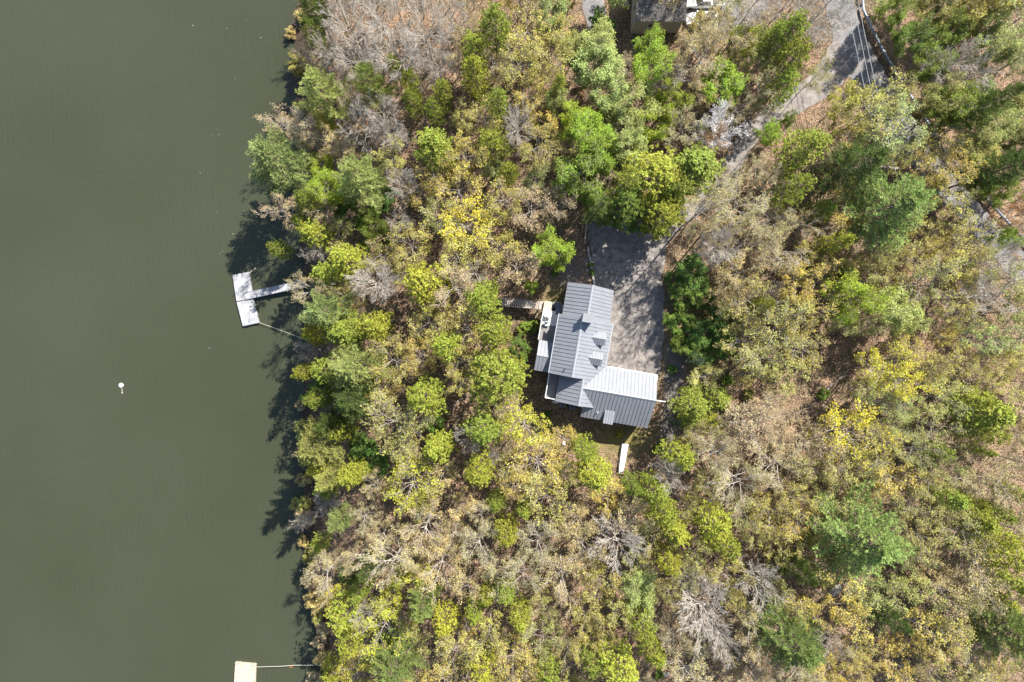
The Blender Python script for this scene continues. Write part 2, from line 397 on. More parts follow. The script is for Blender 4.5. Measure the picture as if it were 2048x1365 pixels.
def grow(seed, H, Rr, limbs, sub, tw, fine, z0, curl=.35, up=.7, ntip=2, fork=.5, thick=1.0, ang_=(.45, 1.0), rmin=.011):
    """broadleaf skeleton; returns thick segs, fine segs, tips (positions)"""
    rd = random.Random(seed); thickS, S_, tips = [], [], []
    lob = [(rd.uniform(0, 6.28), rd.uniform(.65, 1.12)) for _ in range(5)]
    def reach(a):
        w = [max(.02, math.cos(a-b))**3 for b, _ in lob]; return sum(wi*l for wi, (_, l) in zip(w, lob))/sum(w)
    lean = Vector((rd.uniform(-.06, .06), rd.uniform(-.06, .06), 1))
    top = Vector((0, 0, 0)); pts = [top.copy()]
    n = 7; tr = .022*H*.55*thick
    zt = H*.62
    for k in range(n):
        top = top+Vector((lean.x+rd.uniform(-.05, .05), lean.y+rd.uniform(-.05, .05), 1))*(zt/n); pts.append(top.copy())
    for k in range(n):
        thickS.append((*pts[k], *pts[k+1], tr*(1-.075*k), tr*(1-.075*(k+1))))
    def at_trunk(z):
        k = min(n-1, int(z/zt*n)); f = z/zt*n-k; return pts[k].lerp(pts[k+1], min(f, 1))
    def branch(p, d, ln, r, lvl, gidx):
        nseg = (6, 4, 3, 1)[lvl]; cnt = (sub, tw, fine, 0)[lvl]
        q = p.copy(); prev = q.copy(); path = [q.copy()]
        for k in range(nseg):
            d = (d+Vector((rd.uniform(-1, 1), rd.uniform(-1, 1), rd.uniform(-.6, .8)))*curl*.55).normalized()
            if lvl < 2 and d.z < .1: d.z += .12
            q = prev+d*(ln/nseg)
            ra = r*(1-.8*k/nseg); rb = r*(1-.8*(k+1)/nseg)
            (thickS if lvl == 0 else S_).append((*prev, *q, max(ra, rmin), max(rb, rmin*.8)))
            path.append(q.copy()); prev = q
        if lvl >= 2: tips.append((*path[-1], gidx))
        if lvl == 3: return
        for j in range(cnt):
            f = .25+.75*(j+rd.random())/cnt; k = min(nseg-1, int(f*nseg)); b = path[k].lerp(path[k+1], f*nseg-k)
            td = (path[k+1]-path[k]).normalized(); s = td.cross(Vector((rd.uniform(-1, 1), rd.uniform(-1, 1), rd.uniform(-1, 1)))).normalized()
            ang = rd.uniform(*ang_); nd = (td*math.cos(ang)+s*math.sin(ang)); nd.z = nd.z*.7+.12; nd.normalize()
            branch(b, nd, ln*(.52, .45, .42)[lvl]*rd.uniform(.65, 1.25)*(1.15-.4*f), max(r*(.45, .45, .5)[lvl], .012), lvl+1, gidx if lvl else rd.random())
    for i in range(limbs):
        f = (i+.5)/limbs; z = H*(z0+(.62-z0)*f**.8); az = i*2.399+rd.uniform(-.4, .4)
        el = (.15+.95*f**1.5)*up+rd.uniform(-.1, .15)
        d = Vector((math.cos(az)*math.cos(el), math.sin(az)*math.cos(el), math.sin(el)))
        ln = (Rr*reach(az)*rd.uniform(.8, 1.05))*(1-.1*f)/max(.45, math.cos(el))*.82
        ln = min(ln, (H-z)*1.25+.8*Rr*(1-f))
        branch(at_trunk(z), d, ln, tr*.42*(1-.35*f), 0, rd.random())
    return thickS, S_, tips
def norm_radius(arrs, Rr):
    a = np.concatenate(arrs); r = np.percentile(np.hypot(a[:, 0], a[:, 1]), 97); return Rr/r

def broadleaf(name, seed, H, Rr, limbs=11, sub=6, tw=6, fine=4, z0=.3, per=2, size=.11, jit=.22, up=.5, thin=1.0, upl=.7, curl=.35, tk_=.8, ang_=(.45, 1.0), rmin=.011):
    tk, fs, tips = grow(seed, H, Rr, limbs, sub, tw, fine, z0, up=upl, curl=curl, thick=tk_, ang_=ang_, rmin=rmin)
    tk = np.array(tk); fs = np.array(fs); tp = np.array(tips)
    fs[:, 6:] *= thin
    V1, F1 = tubes(tk, 5); V2, F2 = tubes(fs, 3)
    V = np.concatenate([V1, V2]); F = np.concatenate([F1, F2+len(V1)])
    k = norm_radius([fs[:, 3:6]], Rr); V[:, :2] *= k
    zs = H/np.percentile(V[:, 2], 99.5); V[:, 2] *= zs
    wood = mesh_np(name+'_wood', V, F)
    if per <= 0: return wood, None
    P = np.repeat(tp[:, :3], per, 0)*np.array([k, k, zs]); g = np.repeat(tp[:, 3], per)
    P = P+rng.normal(size=P.shape)*jit
    # two small leaves per bud cluster
    P = np.repeat(P, 2, 0)+rng.normal(size=(len(P)*2, 3))*size*.45; g = np.repeat(g, 2)
    Vl, Fl, rn = leaves(P, size, up)
    rn = np.clip(.55*rn+.45*g, 0, 1)
    return wood, mesh_np(name+'_leaves', Vl, Fl, rn)

def clumpy(name, seed, H, Rr, nb=46, z0=.3, cl=.46, per=34, size=.13, flat=.62):
    """dense evergreen: irregular dome of leafy clumps on whorled boughs"""
    rd = random.Random(seed); tk = [(0, 0, 0, 0, 0, H*.5, .012*H, .008*H), (0, 0, H*.5, rd.uniform(-.2, .2), rd.uniform(-.2, .2), H*.96, .008*H, .02)]
    lob = [(rd.uniform(0, 6.28), rd.uniform(.42, 1.15)) for _ in range(7)]; cs = []; fs = []
    for i in range(nb):
        f = (i+.5)/nb; z = H*(z0+(.93-z0)*f); az = i*2.399+rd.uniform(-.3, .3)
        w = [max(.02, math.cos(az-b))**4 for b, _ in lob]; rch = sum(wi*l for wi, (_, l) in zip(w, lob))/sum(w)
        prof = math.sin(math.pi*min(1, (.25+.75*(1-f))*.62))**.8 if f < .5 else (1-((f-.35)/.68)**2.0)**.7 if f < 1.0 else .1
        ln = Rr*rch*max(.12, prof)*rd.uniform(.75, 1.08); el = -.1+.75*f+rd.uniform(-.1, .1)
        d = Vector((math.cos(az)*math.cos(el), math.sin(az)*math.cos(el), math.sin(el))); p = Vector((0, 0, z)); q = p+d*ln
        fs.append((*p, *q, .05, .015))
        m = max(2, int(ln/.62))
        for j in range(m):
            t = (j+1)/m
            if t < .34: continue
            b = p+d*ln*t; side = Vector((-d.y, d.x, 0)).normalized(); wd = .42*ln*(1-t*.55)
            for s in ((-1, 1) if t < .95 else (0,)):
                c = b+side*s*wd*rd.uniform(.3, 1)+Vector((0, 0, rd.uniform(-.12, .2))); cs.append((*c, rd.uniform(.6, 1.15)))
                fs.append((*b, *c, .022, .01))
    cs = np.array(cs)
    for _ in range(1):
        pass
    n = len(cs); U = rng.normal(size=(n, per, 3)); U /= np.linalg.norm(U, axis=2, keepdims=True)
    rad = (.35+.65*rng.random((n, per, 1))**.5)*cs[:, None, 3:4]*cl
    # a clump is itself a cluster of three or four sprays
    K = rng.normal(size=(n, 4, 3))*np.array([.44, .44, .2])*cl*1.3
    pick = rng.integers(0, 4, (n, per))
    P = cs[:, None, :3]+np.take_along_axis(K, pick[..., None].repeat(3, 2), 1)+U*rad*np.array([.52, .52, .52*flat])
    P = P.reshape(-1, 3); g = np.repeat(rng.random(n), per)
    Vl, Fl, rn = leaves(P, size, .42, .5); rn = np.clip(.5*rn+.5*g, 0, 1)
    k = Rr/np.percentile(np.hypot(Vl[:, 0], Vl[:, 1]), 98); Vl[:, :2] *= k
    V1, F1 = tubes(tk, 6); V2, F2 = tubes(fs, 3); V = np.concatenate([V1, V2]); V[:, :2] *= k; F = np.concatenate([F1, F2+len(V1)])
    return mesh_np(name+'_wood', V, F), mesh_np(name+'_leaves', Vl, Fl, rn)

def pine(name, seed, H, Rr, z0=.28, per=5, dens=1.35, whorl=.78):
    """white pine: long plumed boughs in whorls, needles in tufts on the upper side"""
    rd = random.Random(seed); tk = [(0, 0, 0, 0, 0, H*.55, .013*H, .009*H), (0, 0, H*.55, .15, -.1, H*.98, .009*H, .02)]; fs = []; T = []
    z = H*z0; lob = [(k_*6.283/9+rd.uniform(-.2, .2), rd.uniform(.35, .62)) for k_ in range(9)]
    while z < H*.985:
        f = (z/H-z0)/(1-z0); a0 = rd.uniform(0, 6.28)
        for i in range(per):
            az = a0+i*6.283/per+rd.uniform(-.35, .35)
            rch = .55+max(max(0, math.cos(az-b))**14*l for b, l in lob)
            ln = Rr*rch*(1-f**1.5)**.85*rd.uniform(.8, 1.1)*(.75+.25*min(1, f*5))+.25
            el = .05+.55*f+rd.uniform(-.08, .12)
            d = Vector((math.cos(az)*math.cos(el), math.sin(az)*math.cos(el), math.sin(el))); p = Vector((0, 0, z)); prev = p; n = max(2, int(ln/.55)); g = rd.random()
            sd = Vector((-d.y, d.x, 0)).normalized()
            for j in range(n):
                d = (d+Vector((rd.uniform(-.08, .08), rd.uniform(-.08, .08), .06))).normalized()
                q = prev+d*ln/n; fs.append((*prev, *q, .045*(1-j/n)+.012, .045*(1-(j+1)/n)+.01)); t = (j+1)/n
                if t > .38:
                    for s in (-1, 1):
                        for h in (0, .5):
                            sl_ = ln*(.28*(1.12-t)+.05)*rd.uniform(.6, 1.2); o = prev.lerp(q, h)
                            e = (d*.75+sd*s*.8+Vector((0, 0, .12))).normalized(); fs.append((*o, *(o+e*sl_), .014, .008))
                            m = max(1, int(sl_/.2))
                            for u in range(m): T.append((*(o+e*sl_*((u+1)/m)), *e, g))
                    T.append((*q, *d, g))
                prev = q
        z += whorl*rd.uniform(.8, 1.2)*(1-.35*f)
    T = np.array(T); k8 = max(1, int(9*dens)); P = np.repeat(T[:, :3], k8, 0); D = np.repeat(T[:, 3:6], k8, 0); g = np.repeat(T[:, 6], k8)
    D = D*.8+rng.normal(size=D.shape)*.5+np.array([0, 0, .4]); P = P+rng.normal(size=P.shape)*.035
    V, F = spikes(P, D, .25, .034)
    rn = np.clip(.45*np.repeat(rng.random(len(T)), k8)+.3*rng.random(len(F))+.25*g, 0, 1)
    k = Rr/np.percentile(np.hypot(V[:, 0], V[:, 1]), 98); V[:, :2] *= k
    V1, F1 = tubes(tk, 6); V2, F2 = tubes(fs, 3); W = np.concatenate([V1, V2]); W[:, :2] *= k
    return mesh_np(name+'_wood', W, np.concatenate([F1, F2+len(V1)])), mesh_np(name+'_needles', V, F, rn)

PROTO = {}
def proto(kind, items, name, H, Rr, wood, crown): PROTO[kind] = dict(v=items, name=name, H=H, R=Rr, wood=wood, crown=crown)
proto('bud', [broadleaf('budding', s, 14, 4.2, per=1, limbs=l, size=z_, tw=5, fine=p, jit=.20, up=.5) for s, p, l, z_ in ((1, 4, 12, .105), (2, 5, 12, .10), (3, 5, 11, .11), (4, 4, 13, .11), (5, 5, 12, .095))], 'budding_tree', 14, 4.2, 'bark_pale', 'bud')
proto('sparse', [broadleaf('sparse', s, 15, 4.4, per=1, limbs=12, size=.075, up=.5, jit=.2, thin=1.0, fine=5, curl=.2, ang_=(.35, .85), rmin=.014, tk_=1.0) for s in (11, 12, 13)], 'budding_tree', 15, 4.4, 'bark_white', 'bud')
proto('bare', [broadleaf('bare', s, 14, 4.2, per=0, limbs=l, sub=8, tw=6, fine=4, z0=.3, thin=1, upl=.9, curl=.2, tk_=.95, ang_=(.3, .8), rmin=.016) for s, l in ((21, 16), (22, 26), (23, 16))], 'bare_tree', 14, 4.2, 'bark_white', 'bud')
proto('lime', [broadleaf('lime', s, 12, 3.6, per=3, limbs=13, size=.095, jit=.24, up=.5) for s in (31, 32, 33)], 'leafing_tree', 12, 3.6, 'bark_pale', 'bud')
proto('full', [broadleaf('full', s, 12, 4.0, per=3, limbs=13, size=.12, jit=.2) for s in (41, 42)], 'leafy_tree', 12, 4.0, 'bark_brown', 'bud')
proto('ever', [clumpy('evergreen', s, 13, 3.4, nb=n) for s, n in ((51, 46), (52, 50), (53, 42), (54, 54))], 'evergreen_tree', 13, 3.4, 'bark_brown', 'tuft')
proto('pine', [pine('pine', s, 16, 4.4, per=p) for s, p in ((61, 5), (62, 6), (63, 5))], 'pine_tree', 16, 4.4, 'bark_brown', 'needle')
proto('shrub', [broadleaf('shrub', s, 3.2, 1.9, limbs=9, sub=5, tw=4, fine=3, z0=.06, per=5, size=.10, jit=.16, upl=.9) for s in (71, 72)], 'shrub', 3.2, 1.9, 'bark_brown', 'bud')

TINT = dict(tan=(.43, .355, .155), olive=(.34, .31, .085), gold=(.44, .365, .085), yellow=(.47, .43, .04), pinktan=(.44, .34, .19), rust=(.38, .19, .07),
            lime=(.28, .36, .035), green=(.19, .25, .035), pale=(.34, .37, .11), evg=(.235, .265, .035), evy=(.31, .33, .04), evd=(.16, .20, .03),
            pine=(.25, .31, .08), pinep=(.35, .39, .12), pined=(.13, .185, .045), blue=(.14, .21, .12), dkgreen=(.12, .20, .035), white=(.66, .61, .58))

# ------------------------------------------------------------------ the metal-roofed house
HB = 7.4                                                # house base level
H0 = (8.545, -1.759, HB); HR = R(-9.8)
house = thing('lake_house', 'grey standing-seam metal roofed house with dormers, garage wing and west deck', 'house', H0, HR)
def clip_poly(poly, ax, lo, hi):
    for val, sgn in ((lo, 1), (hi, -1)):
        out = []; n = len(poly)
        for i in range(n):
            a, b = poly[i], poly[(i+1) % n]; da, db = (a[ax]-val)*sgn, (b[ax]-val)*sgn
            if da >= 0: out.append(a)
            if (da > 0) != (db > 0) and abs(da-db) > 1e-9:
                t = da/(da-db); out.append(tuple(a[k]+(b[k]-a[k])*t for k in range(len(a))))
        poly = out
        if not poly: return []
    return poly
def roof(polyuv, zf, ax, step=.5, parent=None, m='roof', th=.05):
    """standing-seam slope: one panel object per strip; ax = axis along which panels follow each other"""
    parent = parent or house; m = M[m]
    lo = min(p[ax] for p in polyuv); hi = max(p[ax] for p in polyuv); n = max(1, round((hi-lo)/step)); st = (hi-lo)/n
    r = None
    for i in range(n):
        a, b = lo+i*st, lo+(i+1)*st
        pc = clip_poly([tuple(p) for p in polyuv], ax, a, b)
        if len(pc) < 3: continue
        q = []
        for p in pc:
            if not q or math.hypot(p[0]-q[-1][0], p[1]-q[-1][1]) > 1e-4: q.append(p)
        if math.hypot(q[0][0]-q[-1][0], q[0][1]-q[-1][1]) < 1e-4: q.pop()
        if len(q) < 3: continue
        mb = MB().slab([(p[0], p[1], zf(*p)-HB) for p in q], th)
        sp = clip_poly([tuple(p) for p in polyuv], ax, max(lo+.001, a-.02), a+.02)
        if sp:
            o = 1-ax; l0 = min(p[o] for p in sp); l1 = max(p[o] for p in sp)
            def P(s, l, up):
                p = (s, l) if ax == 0 else (l, s); return (p[0], p[1], zf(*p)-HB+up)
            aa, bb = a-.018, a+.018
            mb.add([P(aa, l0, .002), P(bb, l0, .002), P(bb, l1, .002), P(aa, l1, .002), P(aa, l0, .065), P(bb, l0, .065), P(bb, l1, .065), P(aa, l1, .065)],
                   [(0, 3, 2, 1), (4, 5, 6, 7), (0, 1, 5, 4), (1, 2, 6, 5), (2, 3, 7, 6), (3, 0, 4, 7)])
        mb.build('roof_panel', m, parent)
def cap(p, q, wd=.16, h=.07, parent=None):
    a = Vector((p[0], p[1], p[2]-HB)); b = Vector((q[0], q[1], q[2]-HB)); d = (b-a).normalized(); s = Vector((-d.y, d.x, 0)).normalized()*wd
    up = Vector((0, 0, h)); lo = Vector((0, 0, -.06))
    mb = MB(); v = [a-s+lo, a+up, a+s+lo, b-s+lo, b+up, b+s+lo]
    mb.add(v, [(0, 1, 4, 3), (1, 2, 5, 4), (0, 2, 1), (3, 4, 5), (0, 3, 5, 2)]); return mb.build('ridge_cap', M['roof_cap'], parent or house)
zE = lambda u, v: 15.2-.708*(u+.1)
zW = lambda u, v: 15.2-.678*(-.1-u)
zNE = lambda u, v: 14.7-.75*(u-.55)
zNW = lambda u, v: 14.7-.594*(.55-u)
zLW = lambda u, v: 14.07-.646*(1.5-u)
zGN = lambda u, v: 14.0-.606*(v+4.3)
zGS = lambda u, v: 14.0-.628*(-4.3-v)
zBN = lambda u, v: 12.5-.47*(v+1.05)
zBS = lambda u, v: 12.5-.47*(-1.05-v)
roof([(-.1, 5.0), (4.42, 5.0), (4.42, -1.0), (2.64, -3.08), (-.1, -3.08)], zE, 1)
roof([(-.1, 5.0), (-.1, -3.08), (-3.05, -3.08), (-3.05, 5.0)], zW, 1)
roof([(.55, 5.0), (4.0, 5.0), (3.75, 9.4), (.55, 9.4)], zNE, 1)
roof([(.55, 5.0), (.55, 9.4), (-2.65, 9.4), (-2.65, 5.0)], zNW, 1)
roof([(1.5, -3.085), (2.635, -3.085), (1.6, -4.3), (3.75, -6.75), (1.5, -6.75)], zE, 1)
roof([(1.5, -3.085), (1.5, -6.75), (-1.55, -6.75), (-1.55, -3.085)], zLW, 1)
roof([(1.62, -4.3), (4.42, -1.0), (11.6, -1.0), (11.6, -4.3)], zGN, 0)
roof([(1.62, -4.3), (11.6, -4.3), (11.6, -8.35), (2.3, -8.35), (2.3, -5.1)], zGS, 0)
roof([(-5.06, -1.05), (-2.7, -1.05), (-2.7, 1.08), (-5.06, 1.08)], zBN, 0, .45)
roof([(-5.06, -1.05), (-2.7, -1.05), (-2.7, -3.12), (-5.06, -3.12)], zBS, 0, .45)
cap((-.1, 5.0, 15.2), (-.1, -3.1, 15.2)); cap((.55, 9.42, 14.7), (.55, 4.9, 14.7)); cap((1.5, -3.1, 14.07), (1.5, -6.77, 14.07))
cap((1.6, -4.3, 14.0), (11.63, -4.3, 14.0)); cap((-5.08, -1.05, 12.5), (-2.75, -1.05, 12.5), .1)
sh_z = lambda u, v: 12.45+.12*(v+7)
roof([(5.36, -6.75), (6.68, -6.75), (6.68, -8.62), (5.36, -8.62)], sh_z, 0, .33)
MB().box(5.46, 6.58, -8.5, -7.0, 3.4, 4.75).build('dormer_wall', M['siding'], house)
# walls: closed bodies under each roof
def body(name, poly, axis, a0, a1): MB().prism(poly, axis, a0, a1).build(name, M['siding'], house)
g = .14
body('wall', [(-2.75, -3), (4.1, -3), (4.1, zE(4.1, 0)-HB-g), (-.1, 15.2-HB-g), (-2.75, zW(-2.75, 0)-HB-g)], 'y', -2.95, 4.9)
body('wall', [(-2.35, -3), (3.5, -3), (3.5, zNE(3.5, 0)-HB-g), (.55, 14.7-HB-g), (-2.35, zNW(-2.35, 0)-HB-g)], 'y', 4.92, 9.15)
body('wall', [(-1.35, -3), (1.5, -3), (1.5, 14.07-HB-g), (-1.35, zLW(-1.35, 0)-HB-g)], 'y', -6.5, -2.96)
body('wall', [(-8.1, -3), (-1.25, -3), (-1.25, zGN(0, -1.25)-HB-g), (-4.3, 14.0-HB-g), (-8.1, zGS(0, -8.1)-HB-g)], 'x', 4.11, 11.4)
body('wall', [(-8.1, -3), (-3.0, -3), (-3.0, zGN(0, -2.95)-HB-1.3), (-4.3, 14.0-HB-.9), (-8.1, zGS(0, -8.1)-HB-.35)], 'x', 2.45, 4.10)
body('wall', [(-2.95, -3), (.95, -3), (.95, zBN(0, .95)-HB-g), (-1.05, 12.5-HB-g), (-2.95, zBS(0, -2.95)-HB-g)], 'x', -4.9, -2.76)
body('wall', [(-6.45, -3), (-3.1, -3), (-3.1, 3.45), (-6.45, 3.45)], 'x', -2.9, -1.36)
def window(x, y, z, wd, ht, face, m=None):
    """face: 'W','E','N','S' on the outside of a wall"""
    fr = MB(); gl = MB(); s = {'W': (-1, 0), 'E': (1, 0), 'N': (0, 1), 'S': (0, -1)}[face]
    def bx(mb, a0, a1, z0, z1, d0, d1):
        if s[0]: mb.box(min(x+s[0]*d0, x+s[0]*d1), max(x+s[0]*d0, x+s[0]*d1), y+a0, y+a1, z0, z1)
        else: mb.box(x+a0, x+a1, min(y+s[1]*d0, y+s[1]*d1), max(y+s[1]*d0, y+s[1]*d1), z0, z1)
    h = wd/2
    bx(fr, -h-.08, h+.08, z-.08, z, .0, .07); bx(fr, -h-.08, h+.08, z+ht, z+ht+.08, 0, .07)
    bx(fr, -h-.08, -h, z, z+ht, 0, .07); bx(fr, h, h+.08, z, z+ht, 0, .07); bx(fr, -.025, .025, z, z+ht, .02, .05)
    bx(gl, -h, h, z, z+ht, 0, .018)
    f = fr.build('window', M['trim'], house); gl.build('pane', M['glass'], f); return f
for v in (-2.2, 2.2, 4.0): window(-2.75, v, 3.0, .9, 1.5, 'W')
for v in (6.3, 8.1): window(-2.35, v, 2.4, .9, 1.4, 'W')
window(.6, 9.15, 2.6, 1.4, 1.4, 'N'); window(4.1, 2.9, 1.2, 1.2, 1.2, 'E'); window(3.5, 7, 1.2, 1.2, 1.2, 'E'); window(-4.9, -1.0, 2.6, 1.4, 1.4, 'W')
window(.2, -6.5, 2.4, 1.2, 1.3, 'S'); window(8.6, -8.1, 1.4, 1.2, 1.1, 'S'); window(11.4, -4.3, 3.6, .8, .9, 'E')
for u in (6.2, 9.4):
    d = MB(); d.box(u-1.25, u+1.25, -1.25, -1.2, .35, 2.6).build('garage_door', M['white'], house)
    p = MB()
    for k in range(4):
        p.box(u-1.2, u+1.2, -1.2, -1.185, .4+.55*k, .9+.55*k)
    p.build('door_panels', M['trim'], house)
# eave gutters and fascia
ft = MB()
ft.box(-3.2, -3.06, -3.08, 5.0, 13.2-HB-.16, 13.2-HB-.04); ft.build('gutter', M['roof_cap'], house)
MB().box(4.43, 4.55, -.95, 5.0, 12.0-HB-.16, 12.0-HB-.05).build('gutter', M['roof_cap'], house)
MB().box(4.45, 11.6, -.99, -.87, 12.0-HB-.16, 12.0-HB-.05).build('gutter', M['trim'], house)
MB().box(11.61, 11.72, -4.38, -1.0, 3.9, 4.5).build('fascia', M['trim'], house)
# bracket arm on the garage gable
MB().bar((11.7, -4.3, 6.2), (12.9, -4.25, 6.25), .07).build('gable_arm', M['trim'], house)
# chimney: metal-clad box with sloping cap
ch = MB(); ch.prism([(-.1, 5.4), (1.25, 5.4), (1.25, 8.7), (-.1, 8.95)], 'y', 4.42, 5.35).build('chimney', M['siding'], house)
chc = MB().prism([(-.2, 8.97), (1.35, 8.72), (1.35, 8.82), (-.2, 9.07)], 'y', 4.32, 5.45).build('chimney_cap', M['siding'], house)
# dormers on the east slope: gable ridge E-W
for v0 in (2.6, -.15):
    zr = 13.98; us = .5+1.3; ue = 3.62; hw = .88; e = .62
    dn = lambda u, v, v0=v0: 13.98-e*(v-v0)
    ds = lambda u, v, v0=v0: 13.98-e*(v0-v)
    u_eave = -.1+(15.2-(zr-e*hw))/.708; u_r = -.1+(15.2-zr)/.708
    roof([(u_r, v0), (ue, v0), (ue, v0+hw), (u_eave, v0+hw)], dn, 0, .34)
    roof([(u_r, v0), (ue, v0), (ue, v0-hw), (u_eave, v0-hw)], ds, 0, .34)
    cap((u_r, v0, zr), (ue+.02, v0, zr), .07, .04)
    hh = hw-.12
    MB().prism([(v0-hh, 12.1-HB), (v0+hh, 12.1-HB), (v0+hh, zr-e*hh-HB-.07), (v0, zr-HB-.07), (v0-hh, zr-e*hh-HB-.07)], 'x', u_r+.5, ue-.15).build('dormer_wall', M['siding'], house)
    window(ue-.15, v0, 12.85-HB, .6, .5, 'E')
# vent pipes
for (u, v, z, m_) in ((-1.15, -2.2, 14.55, 'dark'), (4.4, -7.3, 12.15, 'trim'), (2.15, -6.98, 12.3, 'trim')):
    MB().disc((u, v), .07, z-HB-.3, z-HB+.35, 10).build('vent_pipe', M[m_], house)
# roof-top balcony at the south-west with white parapet rails
MB().box(-2.93, -1.6, -6.5, -3.12, 3.46, 3.55).build('balcony_floor', M['deckg'], house)
rl = MB()
for a, b in (((-2.95, -3.15), (-2.95, -6.58)), ((-2.95, -6.58), (-1.5, -6.58))):
    rl.bar((*a, 4.5), (*b, 4.5), .055, n=4); rl.bar((*a, 3.65), (*b, 3.65), .03, n=4)
    n = int(math.hypot(b[0]-a[0], b[1]-a[1])/.16)
    for k in range(n+1):
        t = k/n; x, y = a[0]+(b[0]-a[0])*t, a[1]+(b[1]-a[1])*t; rl.bar((x, y, 3.5), (x, y, 4.5), .02, n=4)
rl.build('balcony_railing', M['trim'], house)
# west deck: white boards to the north, to the south their shade is put into a grey board colour, posts and rail
DZ = 10.0-HB
def boards(x0, x1, y0, y1, z, m, step=.29, name='deck_board', parent=house, clipf=None):
    n = max(1, round((x1-x0)/step)); st = (x1-x0)/n
    for k in range(n):
        a, b = x0+k*st+.006, x0+(k+1)*st-.006; ya = y0; yb = y1 if clipf is None else clipf((a+b)/2)
        MB().box(a, b, ya, yb, z-.05, z+random.Random(k).uniform(0, .006)).build(name, m, parent)
boards(-5.2, -2.78, 3.35, 5.35, DZ, M['deckw'], clipf=lambda u: 5.35-max(0, (u+3.7))**2*1.6)
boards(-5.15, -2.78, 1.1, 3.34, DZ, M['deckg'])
boards(-5.18, -4.05, 5.4, 6.6, DZ-.35, M['newwood'], .4)
dk = MB()
for (u, v) in ((-5.1, 1.2), (-5.1, 3.2), (-5.1, 5.25), (-5.1, 6.5), (-4.1, 6.5)): dk.box(u-.07, u+.07, v-.07, v+.07, -4, DZ-.06 if v < 5.3 else DZ-.41)
dk.build('deck_posts', M['newwood'], house)
rl = MB()
for a, b in (((-5.2, 1.1), (-5.2, 5.35)), ((-5.2, 5.35), (-4.1, 5.37))):
    rl.bar((*a, DZ+1), (*b, DZ+1), .05, n=4); n = int(math.hypot(b[0]-a[0], b[1]-a[1])/.16)
    for k in range(n+1):
        t = k/n; x, y = a[0]+(b[0]-a[0])*t, a[1]+(b[1]-a[1])*t; rl.bar((x, y, DZ), (x, y, DZ+1), .018, n=4)
rl.build('deck_railing', M['trim'], house)
# spiral stair from the deck corner down to the ground
sp = thing('spiral_staircase', 'white curved metal spiral stair at the north end of the white deck', 'staircase', H0, HR)
MB().bar((-3.35, 6.0, -1.5), (-3.35, 6.0, DZ+1.0), .06, n=8).build('centre_pole', M['galv'], sp)
for k in range(15):
    a = -1.9+k*.36; z = DZ-.2*k-.1; c, s_ = math.cos(a), math.sin(a); c2, s2 = math.cos(a+.40), math.sin(a+.40)
    MB().prism([(-3.35+.08*c, 6+.08*s_), (-3.35+.78*c, 6+.78*s_), (-3.35+.78*c2, 6+.78*s2), (-3.35+.08*c2, 6+.08*s2)], 'z', z-.03, z).build('step', M['galv'], sp)
MB().path([(-3.35+.8*math.cos(-1.9+k*.18), 6+.8*math.sin(-1.9+k*.18), DZ+.9-.1*k) for k in range(29)], .025, 5).build('handrail', M['white'], sp)

def hw(u, v, z=0.0):
    c, s = math.cos(HR), math.sin(HR); return (H0[0]+u*c-v*s, H0[1]+u*s+v*c, HB+z)
# deck furniture
tb = thing('patio_table', 'white patio table with thin dark frame on the sunlit deck corner', 'table', hw(-4.45, 4.75, DZ+.01), HR-.1)
MB().box(-.5, .5, -.38, .38, .70, .73).build('tabletop', M['white'], tb)
MB().box(-.54, .54, .39, .43, .68, .75).box(-.54, .54, -.43, -.39, .68, .75).box(.51, .55, -.43, .43, .68, .75).build('table_frame', M['dark'], tb)
for x, y in ((-.45, -.33), (.45, -.33), (.45, .33), (-.45, .33)): MB().bar((x, y, 0), (x, y, .7), .025).build('leg', M['dark'], tb)
dc = thing('deck_chair', 'pale chair with dark arm standing below the patio table on deck', 'chair', hw(-4.35, 3.45, DZ+.01), HR+.2)
MB().box(-.28, .28, -.28, .28, .38, .44).build('seat', M['white'], dc); MB().box(-.28, .28, .25, .31, .44, .95).build('backrest', M['white'], dc)
MB().box(-.36, -.28, -.28, .3, .6, .65).build('armrest', M['dark'], dc)
for x in (-.24, .24):
    for y in (-.24, .24): MB().bar((x, y, 0), (x, y, .4), .02).build('leg', M['dark'], dc)

# condensers and white box at the south wall
def condenser(u, v, label):
    x, y, _ = hw(u, v); t = thing('air_conditioner', label, 'air conditioner', (x, y, tz(x, y)+.05), HR, 'condensers by the south wall')
    MB().box(-.42, .42, -.4, .4, 0, .95).build('cabinet', M['galv'], t, bevel=.02)
    MB().disc((0, 0), .34, .955, .975, 24).build('fan_opening', M['grill'], t)
    for k in range(5):
        a = k*2*math.pi/5; c, s = math.cos(a), math.sin(a); MB().add([(.05*c, .05*s, .98), (.31*c, .31*s, .98), (.31*math.cos(a+.5), .31*math.sin(a+.5), 1.01), (.05*math.cos(a+.5), .05*math.sin(a+.5), 1.0)], [(0, 1, 2, 3)]).build('fan_blade', M['galv'], t)
    MB().path([(.34*math.cos(k*.524), .34*math.sin(k*.524), .99) for k in range(13)], .018, 4).build('fan_guard', M['galv'], t)
condenser(-.05, -7.35, 'grey air conditioner with round fan beside the white box, nearer the balcony')
condenser(1.35, -7.45, 'grey air conditioner with round fan nearer the garage wing corner')
x, y, _ = hw(-1.1, -7.15); t = thing('utility_box', 'small white box on the ground left of both air conditioners', 'box', (x, y, tz(x, y)), HR)
MB().box(-.4, .4, -.22, .22, 0, .7).build('cabinet', M['white'], t, bevel=.02); MB().box(-.43, .43, -.25, .25, .7, .74).build('lid', M['trim'], t)

